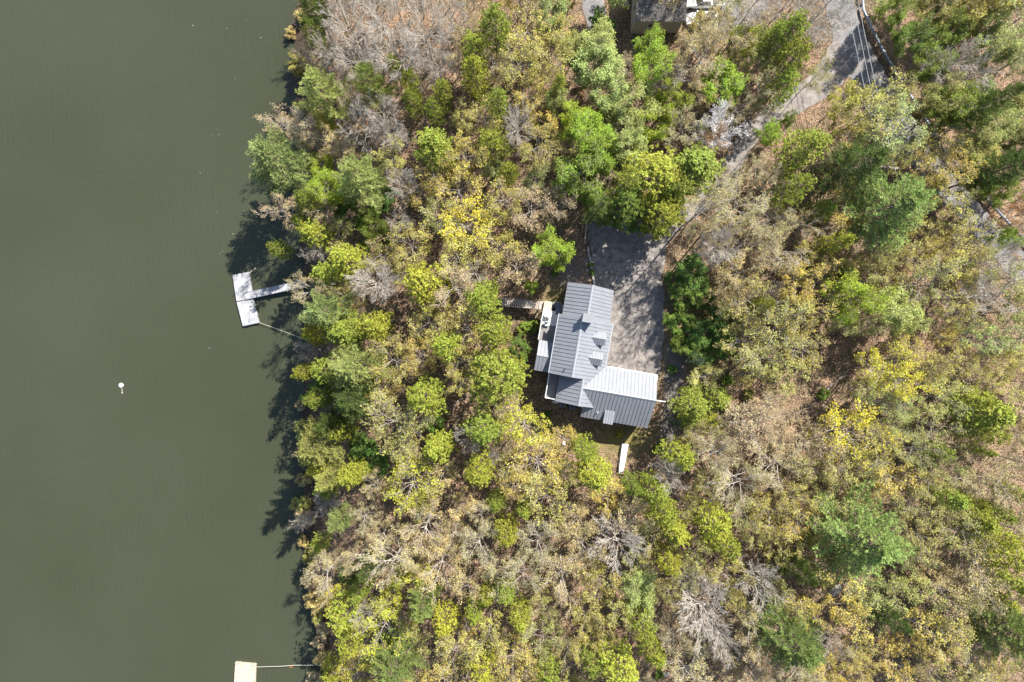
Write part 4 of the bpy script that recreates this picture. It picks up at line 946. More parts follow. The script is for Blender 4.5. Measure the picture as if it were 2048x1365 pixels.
# ------------------------------------------------------------------ trees
# (kind, tint, px, py, radius px[, own wording])
T = [
 ('pine', 'pinep', 545, 318, 60, 'large feathery pale green pine leaning out over the lake'),
 ('pine', 'pinep', 640, 178, 50), ('pine', 'pine', 738, 160, 36), ('pine', 'pinep', 715, 350, 48), ('pine', 'pinep', 648, 622, 48, 'blue-green feathery pine beside the dock gangway'),
 ('pine', 'pinep', 705, 735, 54), ('pine', 'pinep', 628, 895, 44), ('pine', 'pinep', 655, 962, 28), ('pine', 'pine', 845, 1210, 30), ('pine', 'pine', 785, 1335, 52),
 ('pine', 'pined', 1725, 330, 56), ('pine', 'pine', 1795, 410, 78, 'tallest green pine, very wide, right of centre below the road'), ('pine', 'pine', 1740, 1085, 88, 'widest green pine in the lower right woods'),
 ('pine', 'pine', 1590, 1290, 62), ('pine', 'pined', 1602, 1145, 26), ('pine', 'pined', 1788, 1240, 26), ('pine', 'pine', 2040, 1275, 52), ('pine', 'pine', 1202, 412, 30, 'blue-green pine beside the top left corner of the driveway'),
 ('pine', 'pined', 735, 1140, 24), ('pine', 'blue', 1397, 720, 15), ('pine', 'pine', 620, 5, 30), ('pine', 'pined', 2030, 330, 40), ('pine', 'pined', 700, 800, 40), ('pine', 'pined', 655, 850, 28), ('pine', 'blue', 1355, 845, 12),
 ('pine', 'pined', 1995, 200, 34), ('pine', 'pinep', 675, 1045, 22), ('ever', 'evg', 650, 548, 28), ('ever', 'evd', 612, 400, 26), ('ever', 'evg', 634, 800, 26), ('ever', 'evg', 634, 935, 24), ('ever', 'evg', 640, 1092, 22), ('ever', 'evd', 622, 60, 26),  # evergreens along the shore here are added to cast denser shadow on the lake
 ('ever', 'evg', 990, 45, 42), ('ever', 'evg', 950, 95, 34), ('ever', 'evg', 948, 140, 36), ('ever', 'evg', 886, 180, 24), ('ever', 'evg', 864, 216, 24), ('ever', 'evy', 822, 158, 22),
 ('ever', 'evg', 822, 200, 24), ('ever', 'evg', 1000, 200, 32), ('ever', 'evd', 1158, 135, 14), ('ever', 'evg', 1118, 168, 18), ('ever', 'evg', 872, 290, 46), ('ever', 'evg', 980, 288, 40),
 ('ever', 'evg', 1020, 342, 24), ('ever', 'evg', 1308, 350, 74, 'broad spreading yellow-green evergreen overhanging the driveway'), ('ever', 'evg', 1392, 330, 60), ('ever', 'evg', 1355, 385, 46), ('ever', 'evg', 1262, 375, 44), ('ever', 'evg', 1325, 435, 50), ('ever', 'evd', 1248, 405, 44), ('ever', 'evd', 1180, 405, 14),
 ('ever', 'evg', 1582, 62, 42), ('ever', 'evg', 1545, 75, 30), ('ever', 'evg', 1590, 115, 44), ('ever', 'evg', 1570, 165, 34), ('ever', 'evg', 1595, 370, 38), ('ever', 'evg', 1648, 420, 28), ('ever', 'evy', 1680, 485, 24, 'small bright yellow evergreen left of the tallest pine'),
 ('ever', 'evg', 1620, 292, 46), ('ever', 'evy', 690, 520, 42), ('ever', 'evy', 850, 570, 54, 'dense bright yellow-green evergreen right of the grey round bare tree'), ('ever', 'evy', 625, 470, 32), ('ever', 'evg', 556, 500, 22), ('ever', 'evg', 600, 445, 22),
 ('ever', 'evg', 962, 600, 44), ('ever', 'evg', 985, 665, 42), ('ever', 'evy', 890, 690, 36), ('ever', 'evg', 990, 742, 74, 'very large yellow-green evergreen directly left of the house'), ('ever', 'evy', 842, 795, 48),
 ('ever', 'evg', 685, 665, 46), ('ever', 'evy', 748, 655, 36), ('ever', 'evy', 625, 670, 26), ('ever', 'evg', 605, 745, 22), ('ever', 'evy', 672, 862, 28), ('ever', 'evg', 970, 860, 42), ('ever', 'evg', 872, 895, 36),
 ('ever', 'evy', 960, 948, 36), ('ever', 'evg', 990, 1008, 22), ('ever', 'evy', 1015, 1072, 32), ('ever', 'evg', 1048, 1020, 20), ('ever', 'evy', 700, 950, 30), ('ever', 'evg', 655, 985, 20),
 ('ever', 'evy', 1168, 905, 32), ('ever', 'evy', 1192, 955, 40), ('ever', 'evg', 1268, 975, 22), ('ever', 'evg', 1388, 812, 44), ('ever', 'evg', 1440, 800, 30), ('ever', 'evy', 1425, 850, 28), ('ever', 'evy', 1365, 915, 36),
 ('ever', 'evg', 1310, 985, 36), ('ever', 'evg', 1330, 1030, 36), ('ever', 'evy', 1355, 1065, 30), ('ever', 'evy', 1430, 1045, 44), ('ever', 'evy', 1460, 1095, 34), ('ever', 'evy', 1335, 1128, 32), ('ever', 'evg', 1290, 1265, 34),
 ('ever', 'evy', 1312, 1310, 28), ('ever', 'evy', 1245, 1345, 46), ('ever', 'evg', 1185, 1330, 28), ('ever', 'evg', 1012, 1190, 28), ('ever', 'evg', 1040, 1240, 26), ('ever', 'evy', 690, 1235, 42), ('ever', 'evy', 700, 1285, 34),
 ('ever', 'evy', 888, 1245, 30), ('ever', 'evy', 660, 1350, 26), ('ever', 'evy', 965, 1345, 30), ('ever', 'evy', 950, 1225, 24), ('ever', 'evg', 975, 1195, 20), ('ever', 'evy', 1095, 1350, 30),
 ('ever', 'evg', 1985, 828, 48), ('ever', 'evg', 1950, 800, 34), ('ever', 'evg', 1945, 855, 28), ('ever', 'evg', 1985, 870, 28), ('ever', 'evg', 1878, 900, 25), ('ever', 'evg', 1905, 998, 28), ('ever', 'evy', 1968, 905, 15),
 ('ever', 'evg', 1960, 1040, 32), ('ever', 'evy', 1995, 1075, 38), ('ever', 'evy', 2028, 1115, 42), ('ever', 'evg', 1998, 1030, 24), ('ever', 'evy', 2006, 1205, 26), ('ever', 'evy', 2035, 1170, 26), ('ever', 'evg', 1955, 1008, 18), ('ever', 'evg', 2040, 990, 22),
 ('ever', 'evg', 1530, 610, 22), ('ever', 'evg', 785, 130, 22), ('ever', 'evg', 795, 1160, 20), ('ever', 'evg', 715, 1190, 22),
 ('bare', 'tan', 752, 568, 56, 'round silvery grey bare tree with fine radiating twigs behind the dock'),
 ('bare', 'tan', 700, 55, 55), ('bare', 'tan', 770, 45, 60), ('bare', 'tan', 850, 60, 58), ('bare', 'tan', 720, 115, 55), ('bare', 'tan', 800, 110, 60), ('bare', 'tan', 870, 125, 40), ('bare', 'tan', 660, 100, 38), ('bare', 'tan', 900, 25, 40),
 ('bare', 'tan', 760, 215, 42), ('bare', 'tan', 720, 250, 48), ('bare', 'tan', 780, 270, 42), ('bare', 'tan', 802, 365, 36, 'slim white-twigged bare tree between pine and golden crowns'), ('bare', 'white', 800, 440, 28), ('sparse', 'pinktan', 568, 425, 38),
 ('bare', 'tan', 625, 500, 30), ('bare', 'tan', 610, 700, 24), ('bare', 'tan', 1040, 245, 42), ('bare', 'tan', 1235, 1085, 58, 'reddish brown bare tree with white forked limbs'), ('bare', 'tan', 1400, 1225, 70, 'tall white-limbed bare tree low in the woods'),
 ('bare', 'tan', 1450, 1290, 40), ('bare', 'tan', 1520, 1170, 50), ('bare', 'tan', 940, 875, 34), ('bare', 'tan', 990, 915, 18), ('bare', 'tan', 1340, 955, 36), ('bare', 'tan', 1640, 40, 56), ('bare', 'tan', 1682, 40, 30), ('bare', 'tan', 1975, 590, 50),
 ('bare', 'tan', 2010, 520, 44), ('bare', 'tan', 1910, 120, 44), ('bare', 'tan', 1960, 150, 42), ('bare', 'tan', 650, 1010, 32), ('bare', 'tan', 1440, 495, 46), ('bare', 'tan', 1340, 160, 34), ('bare', 'tan', 1545, 590, 30),
 ('bare', 'tan', 1665, 1290, 30), ('bare', 'tan', 730, 1235, 28), ('bare', 'tan', 600, 1045, 22),
 ('sparse', 'white', 1440, 250, 45, 'white-blossomed small tree at the left side of the driveway bend'),
 ('sparse', 'tan', 620, 575, 42), ('sparse', 'tan', 660, 1140, 52), ('sparse', 'tan', 850, 1060, 60), ('sparse', 'tan', 790, 1120, 60), ('sparse', 'tan', 880, 1125, 55), ('sparse', 'tan', 960, 1080, 48), ('sparse', 'tan', 1080, 1090, 52),
 ('sparse', 'tan', 1130, 1150, 55), ('sparse', 'tan', 1050, 1150, 45), ('sparse', 'tan', 1485, 960, 62), ('sparse', 'tan', 1440, 905, 48), ('sparse', 'tan', 1560, 930, 52), ('sparse', 'tan', 1410, 110, 58), ('sparse', 'tan', 1375, 95, 30), ('bud', 'gold', 1398, 48, 32), ('bud', 'tan', 1440, 52, 34),
 ('sparse', 'tan', 1430, 40, 40), ('sparse', 'tan', 1480, 60, 50), ('sparse', 'pinktan', 1260, 135, 32), ('sparse', 'rust', 1180, 190, 24), ('sparse', 'rust', 1430, 285, 36), ('sparse', 'tan', 1520, 490, 42), ('sparse', 'rust', 1515, 520, 28),
 ('sparse', 'tan', 1408, 425, 50), ('sparse', 'tan', 1452, 372, 36), ('bud', 'olive', 1640, 150, 30), ('bud', 'tan', 1530, 215, 26), ('sparse', 'tan', 1480, 410, 56), ('sparse', 'tan', 1450, 460, 40), ('sparse', 'tan', 1560, 500, 55), ('sparse', 'tan', 1545, 440, 46), ('sparse', 'pinktan', 600, 260, 40), ('sparse', 'tan', 610, 110, 30),
 ('bud', 'olive', 785, 850, 70, 'wide olive round crown with speckled leaves above the bright yellow tree'), ('bud', 'olive', 830, 845, 44), ('bud', 'yellow', 820, 970, 58, 'brightest yellow crown low among the woods near the lake'), ('bud', 'evy', 845, 1005, 30),
 ('bud', 'yellow', 1050, 860, 58), ('bud', 'gold', 1075, 930, 60), ('bud', 'gold', 1130, 880, 30), ('bud', 'gold', 1090, 1000, 58), ('bud', 'gold', 920, 380, 52), ('bud', 'yellow', 930, 450, 55), ('bud', 'gold', 1005, 490, 52), ('bud', 'olive', 880, 430, 40),
 ('bud', 'olive', 1080, 300, 46), ('bud', 'gold', 1060, 60, 48), ('bud', 'gold', 1115, 55, 42), ('bud', 'gold', 1040, 130, 46), ('bud', 'gold', 1100, 110, 44), ('bud', 'gold', 925, 240, 30), ('bud', 'gold', 1215, 1000, 42), ('bud', 'gold', 1210, 975, 22),
 ('bud', 'gold', 1745, 225, 62), ('bud', 'pale', 1790, 250, 56), ('bud', 'yellow', 1700, 200, 42), ('bud', 'gold', 1690, 265, 42), ('bud', 'gold', 1890, 320, 56), ('bud', 'gold', 1915, 385, 50), ('bud', 'gold', 1940, 470, 46), ('bud', 'olive', 1985, 530, 44), ('bud', 'olive', 1875, 270, 38),
 ('bud', 'olive', 1500, 600, 52), ('bud', 'olive', 1560, 660, 62), ('bud', 'olive', 1490, 680, 48), ('bud', 'gold', 1600, 630, 50), ('bud', 'olive', 1530, 720, 50), ('bud', 'olive', 1610, 700, 42), ('bud', 'gold', 1640, 560, 46), ('bud', 'gold', 1590, 560, 46),
 ('bud', 'yellow', 1775, 740, 56), ('bud', 'yellow', 1820, 765, 46), ('bud', 'yellow', 1695, 865, 66, 'round lemon-yellow crown below the leaf-covered clearing'), ('bud', 'gold', 1755, 890, 50), ('bud', 'gold', 1790, 960, 50), ('bud', 'olive', 1830, 900, 40),
 ('bud', 'gold', 730, 715, 1), ('bud', 'gold', 790, 725, 52), ('bud', 'gold', 840, 715, 44), ('bud', 'gold', 770, 770, 36), ('bud', 'gold', 885, 620, 24), ('bud', 'pinktan', 560, 245, 34), ('bud', 'olive', 1330, 870, 1),
 ('bud', 'pinktan', 1500, 860, 62), ('bud', 'pinktan', 1440, 870, 34), ('bud', 'gold', 1010, 400, 42), ('bud', 'pinktan', 1060, 420, 48), ('bud', 'pinktan', 1030, 540, 48), ('bud', 'pale', 1070, 360, 30),
 ('lime', 'lime', 1180, 270, 46, 'upper tree of the vivid lime-green pair above the driveway'), ('lime', 'lime', 1205, 310, 40, 'lower tree of the vivid lime-green pair above the driveway'), ('lime', 'green', 1160, 345, 58), ('lime', 'lime', 1150, 240, 34), ('lime', 'pale', 1190, 120, 50),
 ('lime', 'pale', 1200, 85, 42), ('lime', 'lime', 1305, 80, 30), ('lime', 'lime', 1310, 130, 44), ('lime', 'lime', 1340, 205, 42), ('lime', 'pale', 1275, 205, 46), ('lime', 'pale', 1245, 245, 42), ('lime', 'lime', 1300, 245, 40), ('lime', 'pale', 1220, 180, 40),
 ('lime', 'lime', 1208, 212, 18), ('lime', 'pale', 1115, 195, 26), ('lime', 'lime', 1455, 165, 44), ('lime', 'lime', 1495, 75, 34), ('lime', 'lime', 1540, 268, 22, 'small round bright green tree beside the driveway bend'), ('lime', 'green', 1580, 238, 14), ('lime', 'lime', 1712, 590, 52, 'bright lime-green feathery tree in the right half woods'),
 ('lime', 'pale', 1790, 620, 42), ('lime', 'pale', 1820, 640, 34), ('lime', 'green', 1690, 545, 22), ('lime', 'lime', 1350, 60, 1), ('lime', 'lime', 655, 380, 40), ('lime', 'lime', 640, 330, 26), ('lime', 'green', 740, 450, 30), ('lime', 'lime', 1110, 500, 42),
 ('lime', 'lime', 1062, 572, 14), ('lime', 'pale', 1270, 1170, 36), ('lime', 'pale', 1290, 1215, 34), ('lime', 'green', 1832, 66, 34), ('lime', 'green', 1800, 12, 34), ('lime', 'green', 1868, 122, 38), ('lime', 'green', 1895, 60, 36), ('lime', 'green', 1910, 210, 46), ('lime', 'green', 1960, 200, 40),
 ('lime', 'olive', 1880, 190, 40), ('lime', 'pale', 2000, 90, 44), ('lime', 'pale', 1980, 40, 40), ('lime', 'pale', 1990, 250, 40), ('lime', 'green', 2010, 380, 30), ('lime', 'lime', 2020, 480, 24), ('lime', 'yellow', 650, 235, 24), ('lime', 'pale', 1100, 25, 36), ('lime', 'pale', 985, 340, 24),
 ('full', 'dkgreen', 1385, 545, 36), ('full', 'dkgreen', 1350, 560, 26), ('full', 'green', 1370, 600, 32), ('full', 'dkgreen', 1410, 600, 34), ('full', 'green', 1360, 650, 30), ('full', 'dkgreen', 1415, 670, 38), ('full', 'dkgreen', 1400, 700, 34), ('full', 'green', 1362, 690, 22),
 ('full', 'dkgreen', 1450, 690, 30), ('full', 'dkgreen', 700, 430, 40), ('full', 'dkgreen', 760, 400, 30), ('full', 'dkgreen', 1455, 640, 30), ('full', 'dkgreen', 640, 520, 1), ('full', 'dkgreen', 740, 920, 40), ('full', 'dkgreen', 1000, 640, 1), ('full', 'dkgreen', 720, 890, 30),
 ('full', 'dkgreen', 1210, 45, 30), ('full', 'dkgreen', 870, 850, 22), ('full', 'dkgreen', 1040, 700, 24), ('full', 'dkgreen', 640, 790, 34), ('full', 'dkgreen', 700, 1150, 24), ('full', 'dkgreen', 1230, 430, 28), ('full', 'dkgreen', 1280, 445, 30),
 ('shrub', 'green', 1185, 545, 6), ('shrub', 'green', 1183, 530, 5), ('shrub', 'evy', 1240, 868, 8), ('shrub', 'yellow', 1106, 640, 1), ('shrub', 'dkgreen', 1095, 830, 8), ('shrub', 'green', 1068, 652, 13), ('shrub', 'green', 1046, 656, 13), ('shrub', 'green', 1315, 900, 10),
 ('shrub', 'dkgreen', 1345, 740, 10), ('shrub', 'yellow', 1395, 770, 12), ('shrub', 'green', 1455, 760, 12), ('shrub', 'olive', 1500, 790, 12), ('shrub', 'green', 1650, 790, 12), ('shrub', 'yellow', 1090, 625, 5), ('shrub', 'green', 635, 985, 12), ('shrub', 'green', 1320, 1350, 10), ('shrub', 'dkgreen', 1110, 545, 8),
 ('shrub', 'tan', 600, 850, 12), ('shrub', 'tan', 600, 30, 14), ('shrub', 'tan', 578, 65, 12), ('shrub', 'tan', 655, 1130, 12), ('shrub', 'pinktan', 645, 1260, 14), ('shrub', 'pinktan', 628, 1365, 18), ('shrub', 'green', 725, 500, 16), ('shrub', 'green', 780, 480, 14),
]
for k_, (a_, b_) in enumerate([(600, 812), (606, 960), (598, 1010), (612, 1040), (606, 1085), (618, 1118), (622, 1165), (628, 1205), (634, 1240), (640, 1285), (642, 1320), (596, 130), (600, 205), (606, 280), (604, 860), (612, 905)]):
    T.append(('shrub', ('pinktan', 'tan', 'olive')[k_ % 3], a_, b_, 12+k_ % 4*3))
T = [t for t in T if t[4] > 1]
# filler trees of the continuous wood: zones give kind and tint
ZONES = [(650, 150, 'sparse', 'pinktan'), (780, 60, 'bare', 'tan'), (900, 60, 'sparse', 'tan'), (1080, 60, 'bud', 'gold'), (1060, 200, 'bud', 'gold'), (1200, 130, 'lime', 'pale'), (1250, 230, 'lime', 'pale'), (1380, 150, 'bud', 'tan'), (1500, 120, 'bud', 'olive'),
         (1500, 200, 'sparse', 'tan'), (1600, 20, 'bare', 'tan'), (680, 280, 'sparse', 'tan'), (850, 240, 'sparse', 'tan'), (880, 380, 'bud', 'gold'), (760, 330, 'bud', 'olive'), (1000, 440, 'bud', 'gold'), (1090, 400, 'bud', 'pinktan'), (1050, 520, 'sparse', 'pinktan'),
         (700, 600, 'bud', 'olive'), (660, 800, 'ever', 'evg'), (800, 680, 'bud', 'gold'), (860, 780, 'bud', 'gold'), (900, 840, 'bud', 'tan'), (760, 860, 'bud', 'olive'), (700, 1050, 'sparse', 'tan'), (880, 980, 'bud', 'tan'), (900, 1080, 'sparse', 'tan'), (1000, 1130, 'bud', 'tan'),
         (1080, 950, 'bud', 'gold'), (1150, 1050, 'bud', 'tan'), (1100, 1200, 'bud', 'gold'), (1000, 1280, 'bud', 'gold'), (850, 1280, 'bud', 'gold'), (780, 1230, 'bud', 'yellow'), (1150, 1290, 'bud', 'olive'), (1350, 1180, 'bud', 'olive'), (1350, 1320, 'sparse', 'tan'), (1480, 1330, 'sparse', 'tan'),
         (1500, 1020, 'bud', 'olive'), (1600, 1050, 'bud', 'gold'), (1550, 1150, 'bud', 'olive'), (1650, 960, 'bud', 'olive'), (1600, 860, 'bud', 'pinktan'), (1700, 1250, 'bud', 'gold'), (1800, 1200, 'bud', 'pale'), (1850, 1300, 'bud', 'gold'), (1930, 1250, 'bud', 'olive'), (1950, 1150, 'bud', 'tan'),
         (1850, 1020, 'bud', 'olive'), (1850, 850, 'bud', 'pale'), (1900, 700, 'bud', 'gold'), (1980, 720, 'bud', 'gold'), (2010, 940, 'bud', 'tan'), (1820, 560, 'bud', 'olive'), (1900, 500, 'bud', 'gold'), (1900, 600, 'bud', 'gold'), (1980, 650, 'bud', 'pale'), (1650, 480, 'bud', 'gold'), (1600, 470, 'sparse', 'tan'),
         (1500, 350, 'sparse', 'tan'), (1850, 230, 'bud', 'olive'), (1880, 60, 'lime', 'olive'), (2000, 130, 'bud', 'pale'), (2000, 300, 'lime', 'olive'), (2030, 420, 'sparse', 'rust'), (1450, 560, 'bud', 'tan'), (1620, 640, 'bud', 'gold'), (1680, 640, 'bud', 'olive'), (1480, 760, 'bud', 'olive')]
CLEAR = [[(1720, 0), (1740, 0), (1765, 70), (1812, 150), (1795, 160), (1745, 75)], [(1095, 560), (1235, 560), (1345, 560), (1350, 760), (1345, 900), (1300, 960), (1235, 940), (1180, 880), (1090, 850), (1050, 810), (1065, 640), (985, 620), (985, 598), (1090, 600), (1110, 520), (1140, 455), (1180, 440), (1340, 420), (1345, 560)],
         [(1640, 700), (1700, 670), (1730, 700), (1690, 800), (1640, 840), (1600, 830)], [(1440, 385), (1480, 290), (1560, 200), (1650, 130), (1700, 60), (1760, 60), (1800, 160), (1720, 150), (1640, 200), (1560, 250), (1510, 300), (1450, 400)],
         [(1225, 0), (1370, 0), (1370, 60), (1240, 95), (1225, 60)], [(1165, 0), (1218, 0), (1218, 45), (1175, 45)], [(1370, 0), (1440, 0), (1440, 45), (1370, 45)], [(900, 0), (935, 0), (890, 80), (865, 75)], [(1955, 410), (1975, 405), (2020, 460), (2000, 468)],
         [(880, 790), (940, 800), (900, 860), (860, 850)], [(760, 590), (830, 620), (780, 680), (740, 640)]]
def cleared(px, py, r):
    for P_ in CLEAR:
        d = float(poly_dist(np.array(px), np.array(py), P_))
        if d < r*.72: return True
    return False
fr_ = random.Random(12); PL = [(t[2], t[3], t[4]) for t in T]; FILL = []
cand = [(fr_.uniform(570, 2110), fr_.uniform(-60, 1430)) for _ in range(9000)]
for px, py in cand:
    if px < np.interp(py, [a for a, b in SHORE], [b for a, b in SHORE])+22: continue
    k_, tint_ = min(ZONES, key=lambda q: (q[0]-px)**2+(q[1]-py)**2)[2:]
    r_ = fr_.choice((32, 38, 44, 50, 58)); 
    if cleared(px, py, r_): continue
    if any((px-a)**2+(py-b)**2 < (.575*(r_+c_))**2 for a, b, c_ in PL): continue
    PL.append((px, py, r_)); FILL.append((k_, tint_, px, py, r_))
T += FILL
print('trees', len(T), 'fillers', len(FILL))

LM = [('the T-shaped dock', 490, 600), ('the large lakeside pine', 545, 318), ('the round grey bare tree', 752, 568), ('the wooden stairs', 1050, 610), ('the metal-roofed house', 1180, 700), ('the garage wing', 1300, 800),
      ('the white upturned boat', 1247, 918), ('the shingled house', 1315, 25), ('the white cars', 1410, 20), ('the paved lane', 1192, 25), ('the white-blossomed tree', 1440, 250), ('the driveway bend', 1505, 280),
      ('the road junction', 1660, 150), ('the upper guardrail', 1770, 110), ('the lower guardrail', 1990, 430), ('the tallest green pine', 1795, 410), ('the widest lower right pine', 1740, 1085), ('the leaf-covered clearing', 1665, 750),
      ('the lime-green feathery tree', 1712, 590), ('the vivid lime-green pair', 1190, 290), ('the evergreen overhanging the driveway', 1310, 365), ('the brightest yellow crown', 820, 970), ('the tall white-limbed bare tree', 1400, 1225),
      ('the reddish bare tree', 1235, 1085), ('the round lemon-yellow crown', 1695, 865), ('the right edge evergreen arc', 1995, 1075), ('the long pale boulder', 1668, 1176), ('the top bare-tree tangle', 800, 70), ('the tan dock', 490, 1345),
      ('the slim white-twigged bare tree', 802, 365), ('the large evergreen left of the house', 990, 742), ('the bottom right corner', 2048, 1365), ('the driveway thicket', 1390, 620), ('the wide olive crown', 785, 850),
      ('the two bottom-edge evergreens', 1270, 1330), ('the golden crowns in the upper middle', 950, 430), ('the bottom-edge pine', 785, 1335), ('the far right bare tree', 1975, 590)]
DESC = dict(pine=('feathery', 'pine'), ever=('dense', 'evergreen'), bare=('', 'bare tree'), sparse=('thin-leaved', 'tree'), bud=('budding', 'tree'), lime=('leafy', 'tree'), full=('bushy', 'tree'), shrub=('low', 'shrub'))
TN = dict(tan='tan', olive='olive', gold='golden', yellow='yellow', pinktan='pinkish tan', rust='rust-brown', lime='lime-green', green='green', pale='pale green', evg='yellow-green', evy='bright yellow-green', evd='dark green', pine='green', pinep='pale green', pined='dark green', blue='bluish', dkgreen='dark green', white='white')
CAT = dict(pine='pine tree', ever='evergreen tree', bare='bare tree', sparse='tree', bud='tree', lime='tree', full='tree', shrub='shrub')
GRP = dict(pine='pines of the lakeside wood', ever='dense evergreens of the lakeside wood', bare='bare trees of the lakeside wood', sparse='budding trees of the lakeside wood', bud='budding trees of the lakeside wood', lime='fresh green trees of the lakeside wood', full='bushy green trees of the lakeside wood', shrub='shrubs on the forest floor')
def where(px, py, r):
    n_, lx, ly = min(LM, key=lambda q: math.hypot(q[1]-px, q[2]-py)+(0 if math.hypot(q[1]-px, q[2]-py) > 12 else 999))
    dx, dy = px-lx, py-ly; a = (math.degrees(math.atan2(-dy, dx))+22.5) % 360//45
    w_ = ['right of', 'above and right of', 'above', 'above and left of', 'left of', 'below and left of', 'below', 'below and right of'][int(a)]
    return w_, n_, math.hypot(dx, dy)
labs = {}
for i, t in enumerate(T):
    if len(t) > 5: continue
    adj, nn = DESC[t[0]]; sz = 'small ' if t[4] < 30 and t[0] != 'shrub' else 'large ' if t[4] >= 52 else ''
    col = TN[t[1]]+' ' if t[0] != 'bare' else 'grey '
    w_, n_, d_ = where(*t[2:5]); s_ = (sz+col+(adj+' ' if adj else '')+nn).strip()+' '+w_+' '+n_
    labs.setdefault(s_, []).append((d_, i))
LAB = {}
for s_, l_ in labs.items():
    l_.sort()
    for j, (d_, i) in enumerate(l_):
        LAB[i] = s_ if len(l_) == 1 else s_+(', nearest one' if j == 0 else ', farthest one' if j == len(l_)-1 else ', '+['', 'second', 'third', 'fourth', 'fifth', 'sixth', 'seventh', 'eighth'][min(j, 7)]+' nearest')
tr_ = random.Random(99)
def scl(tint, r):
    c_ = TINT[tint]; q = .5+.5*r.random(); v_ = r.uniform(.82, 1.18); h_ = r.uniform(-.10, .10)
    return (c_[0]*v_*(1+h_), c_[1]*v_, c_[2]*v_*(1-h_), 1)
for i, t in enumerate(T):
    kind, tint, px, py, rp = t[:5]; rp *= 1.14 if kind == 'pine' else 1; p = PROTO[kind]; x, y = at(px, py, 18)
    hj = tr_.uniform(.88, 1.14)
    for _ in range(4):
        gz = tz(x, y); zc = gz
        Rw = rp*(CAM_Z-zc)/FPX; s_ = Rw/p['R']; hz = p['H']*(.5+.6*s_)*hj if kind != 'shrub' else p['H']*s_
        hz *= dict(pine=1.22, ever=1.16, bud=.84, sparse=.86, lime=.9, bare=.98).get(kind, 1)*(1.15 if len(t) > 5 and kind != 'pine' else 1)
        if 1335 < px < 1460 and 690 < py < 870: hz *= .62
        hz = min(hz, dict(pine=17.5, ever=15, bare=15.5).get(kind, 14))
        if kind == 'full': hz = 3.2+2.2*s_
        if 1380 < px < 1545 and 395 < py < 560 and kind != 'full': hz *= 1.3
        if x-shore_x(y) < 7 and kind in ('pine', 'ever', 'bare', 'bud', 'sparse'): hz *= 1.05 if py < 950 else .72
        if kind in ('ever', 'bud', 'sparse', 'bare', 'lime') : hz = max(hz, 5.5*(.4+.6*min(1, rp/30)))
        zc = gz+hz*.72; Rw = rp*(CAM_Z-zc)/FPX; s_ = Rw/p['R']; x, y = at(px, py, zc)
    wood, crown = p['v'][tr_.randrange(len(p['v']))]
    if (kind, rp) == ('bare', 56): wood = PROTO['bare']['v'][1][0]
    label = t[5] if len(t) > 5 else LAB[i]
    root = thing(p['name'], label, CAT[kind], (x, y, gz-.1), tr_.uniform(0, 6.28), GRP[kind])
    root.scale = (s_, s_, hz/p['H'])
    if px == 1440 and py == 250: root['category'] = 'blossoming tree'
    wd_ = p['wood']
    if kind == 'bud' and tr_.random() < .25: wd_ = 'bark_white'
    o = link('trunk', wood, None, root)
    if not wood.materials: wood.materials.append(M[p['wood']])
    if crown:
        if not crown.materials: crown.materials.append(M[p['crown']])
        o = link('crown', crown, None, root); o.color = scl('white' if px == 1440 and py == 250 else tint, tr_)

# ------------------------------------------------------------------ forest floor brush
def brush():
    N_ = 60000; r2 = np.random.default_rng(3)
    px = r2.uniform(560, 2140, N_); py = r2.uniform(-80, 1450, N_)
    X = (px-1024)*(CAM_Z-8)/FPX; Y = -(py-682.5)*(CAM_Z-8)/FPX
    keep = X > shore_x(Y)-.3
    for P_ in PAVED+[TRACK]: keep &= poly_dist(X, Y, P_) > .25
    c, s = math.cos(-HR), math.sin(-HR); u = (X-H0[0])*c-(Y-H0[1])*s; v = (X-H0[0])*s+(Y-H0[1])*c
    keep &= ~((u > -5.4) & (u < 12.2) & (v > -8.6) & (v < 9.6))
    keep &= ~((X > nx-.3) & (X < nx+7) & (Y > ny-.3))
    cl = np.array([noise.noise(Vector((x*.16, y*.16, 3))) for x, y in zip(X, Y)])
    keep &= cl+r2.normal(size=N_)*.22 > -.02
    gx, gy = at(1240, 885, 8); keep &= ~(((X-gx)/5)**2+((Y-gy)/2.5)**2 < 1)
    X, Y = X[keep], Y[keep]; Z = np.array([tz(x, y) for x, y in zip(X, Y)]); n = len(X)
    return X, Y, Z, r2
X, Y, Z, r2 = brush()
n = len(X); h = .3+.9*r2.random(n)**2; D = r2.normal(size=(n, 3))*.5; D[:, 2] = 1; D /= np.linalg.norm(D, axis=1, keepdims=True)
a = np.stack([X, Y, Z-.05], 1); b = a+D*h[:, None]
sel = r2.random(n) < .5
seg = np.concatenate([a[sel], b[sel], np.full((sel.sum(), 1), .014), np.full((sel.sum(), 1), .006)], 1)
V, F = tubes(seg, 3)
o = link('brush_stems', mesh_np('brush_stems', V, F), M['bark_pale']); tag(o, 'thin bare stems of undergrowth across the forest floor', 'undergrowth', kind='stuff')
P = np.repeat(b, 2, 0)+r2.normal(size=(2*n, 3))*.22
for nm, lb, tint, lo, hi in (('undergrowth_green', 'scattered low green leaves across the forest floor', (.10, .13, .03), 0, .45), ('undergrowth_brown', 'scattered low tan leaves across the forest floor', (.26, .17, .10), .45, 1)):
    q = r2.random(len(P)); s_ = (q >= lo) & (q < hi); Vl, Fl, rn = leaves(P[s_], .085, .5)
    o = link(nm, mesh_np(nm, Vl, Fl, rn), M['bud']); o.color = (*tint, 1); tag(o, lb, 'undergrowth', kind='stuff')

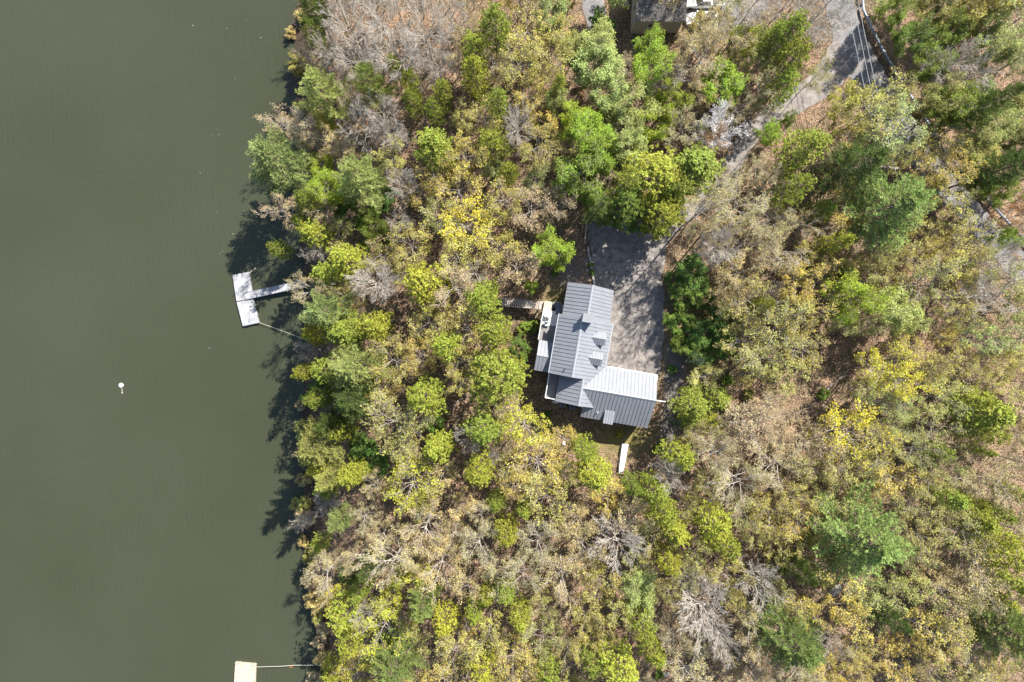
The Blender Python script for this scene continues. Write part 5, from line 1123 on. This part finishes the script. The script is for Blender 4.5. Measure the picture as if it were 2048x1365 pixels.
# fallen leaves blown onto the paving
r3 = np.random.default_rng(8); n_ = 60000
X3 = r3.uniform(8, 75, n_); Y3 = r3.uniform(-10, 60, n_); d3 = np.full(n_, -1e9)
for P_ in PAVED: d3 = np.maximum(d3, -poly_dist(X3, Y3, P_))
k3 = (d3 > -.4) & (r3.random(n_) < .8*np.exp(-np.maximum(d3, 0)/.45)+.07)
X3, Y3 = X3[k3], Y3[k3]; P3 = np.stack([X3, Y3, g0(X3, Y3)+.04], 1)
Vl, Fl, rn = leaves(P3, .07, .8)
o = link('fallen_leaves', mesh_np('fallen_leaves', Vl, Fl, rn), M['bud']); o.color = (.30, .19, .12, 1); tag(o, 'dry fallen leaves along the edges of the paving', 'leaves', kind='stuff')

def log(px0, py0, px1, py1, r, label, seed):
    x0, y0 = at(px0, py0, 8); x1, y1 = at(px1, py1, 8); z0, z1 = tz(x0, y0)+r*.7, tz(x1, y1)+r*.5
    t = thing('fallen_log', label, 'log', (x0, y0, z0), group='fallen logs'); rd = random.Random(seed)
    d = Vector((x1-x0, y1-y0, z1-z0)); n = 5; pts = [d*(k/n)+Vector((rd.uniform(-.1, .1), rd.uniform(-.1, .1), rd.uniform(-.02, .06))) for k in range(n+1)]
    mb = MB()
    for k in range(n): mb.bar(pts[k], pts[k+1], r*(1-.13*k), r*(1-.13*(k+1)), 8)
    mb.build('log_trunk', M['bark_pale'], t, smooth=False); mb = MB()
    for k in range(7):
        p = pts[rd.randrange(1, n)]; q = p+Vector((rd.uniform(-1, 1), rd.uniform(-1, 1), rd.uniform(.1, .8))).normalized()*rd.uniform(.5, 1.6); mb.bar(p, q, r*.25, .012, 5)
    mb.build('broken_branches', M['bark_white'], t)
log(905, 815, 925, 795, .13, 'short fallen log in the leaf gap left of the large evergreen', 1)
log(1650, 780, 1688, 742, .14, 'fallen log lying across the leaf-covered clearing', 2)
log(1585, 828, 1622, 812, .10, 'thin fallen log at the lower left of the leaf clearing', 3)
log(880, 60, 915, 22, .12, 'fallen log on the bare slope near the top edge', 4)
log(1590, 1195, 1650, 1262, .13, 'long pale fallen log left of the widest lower right pine boulder', 5)
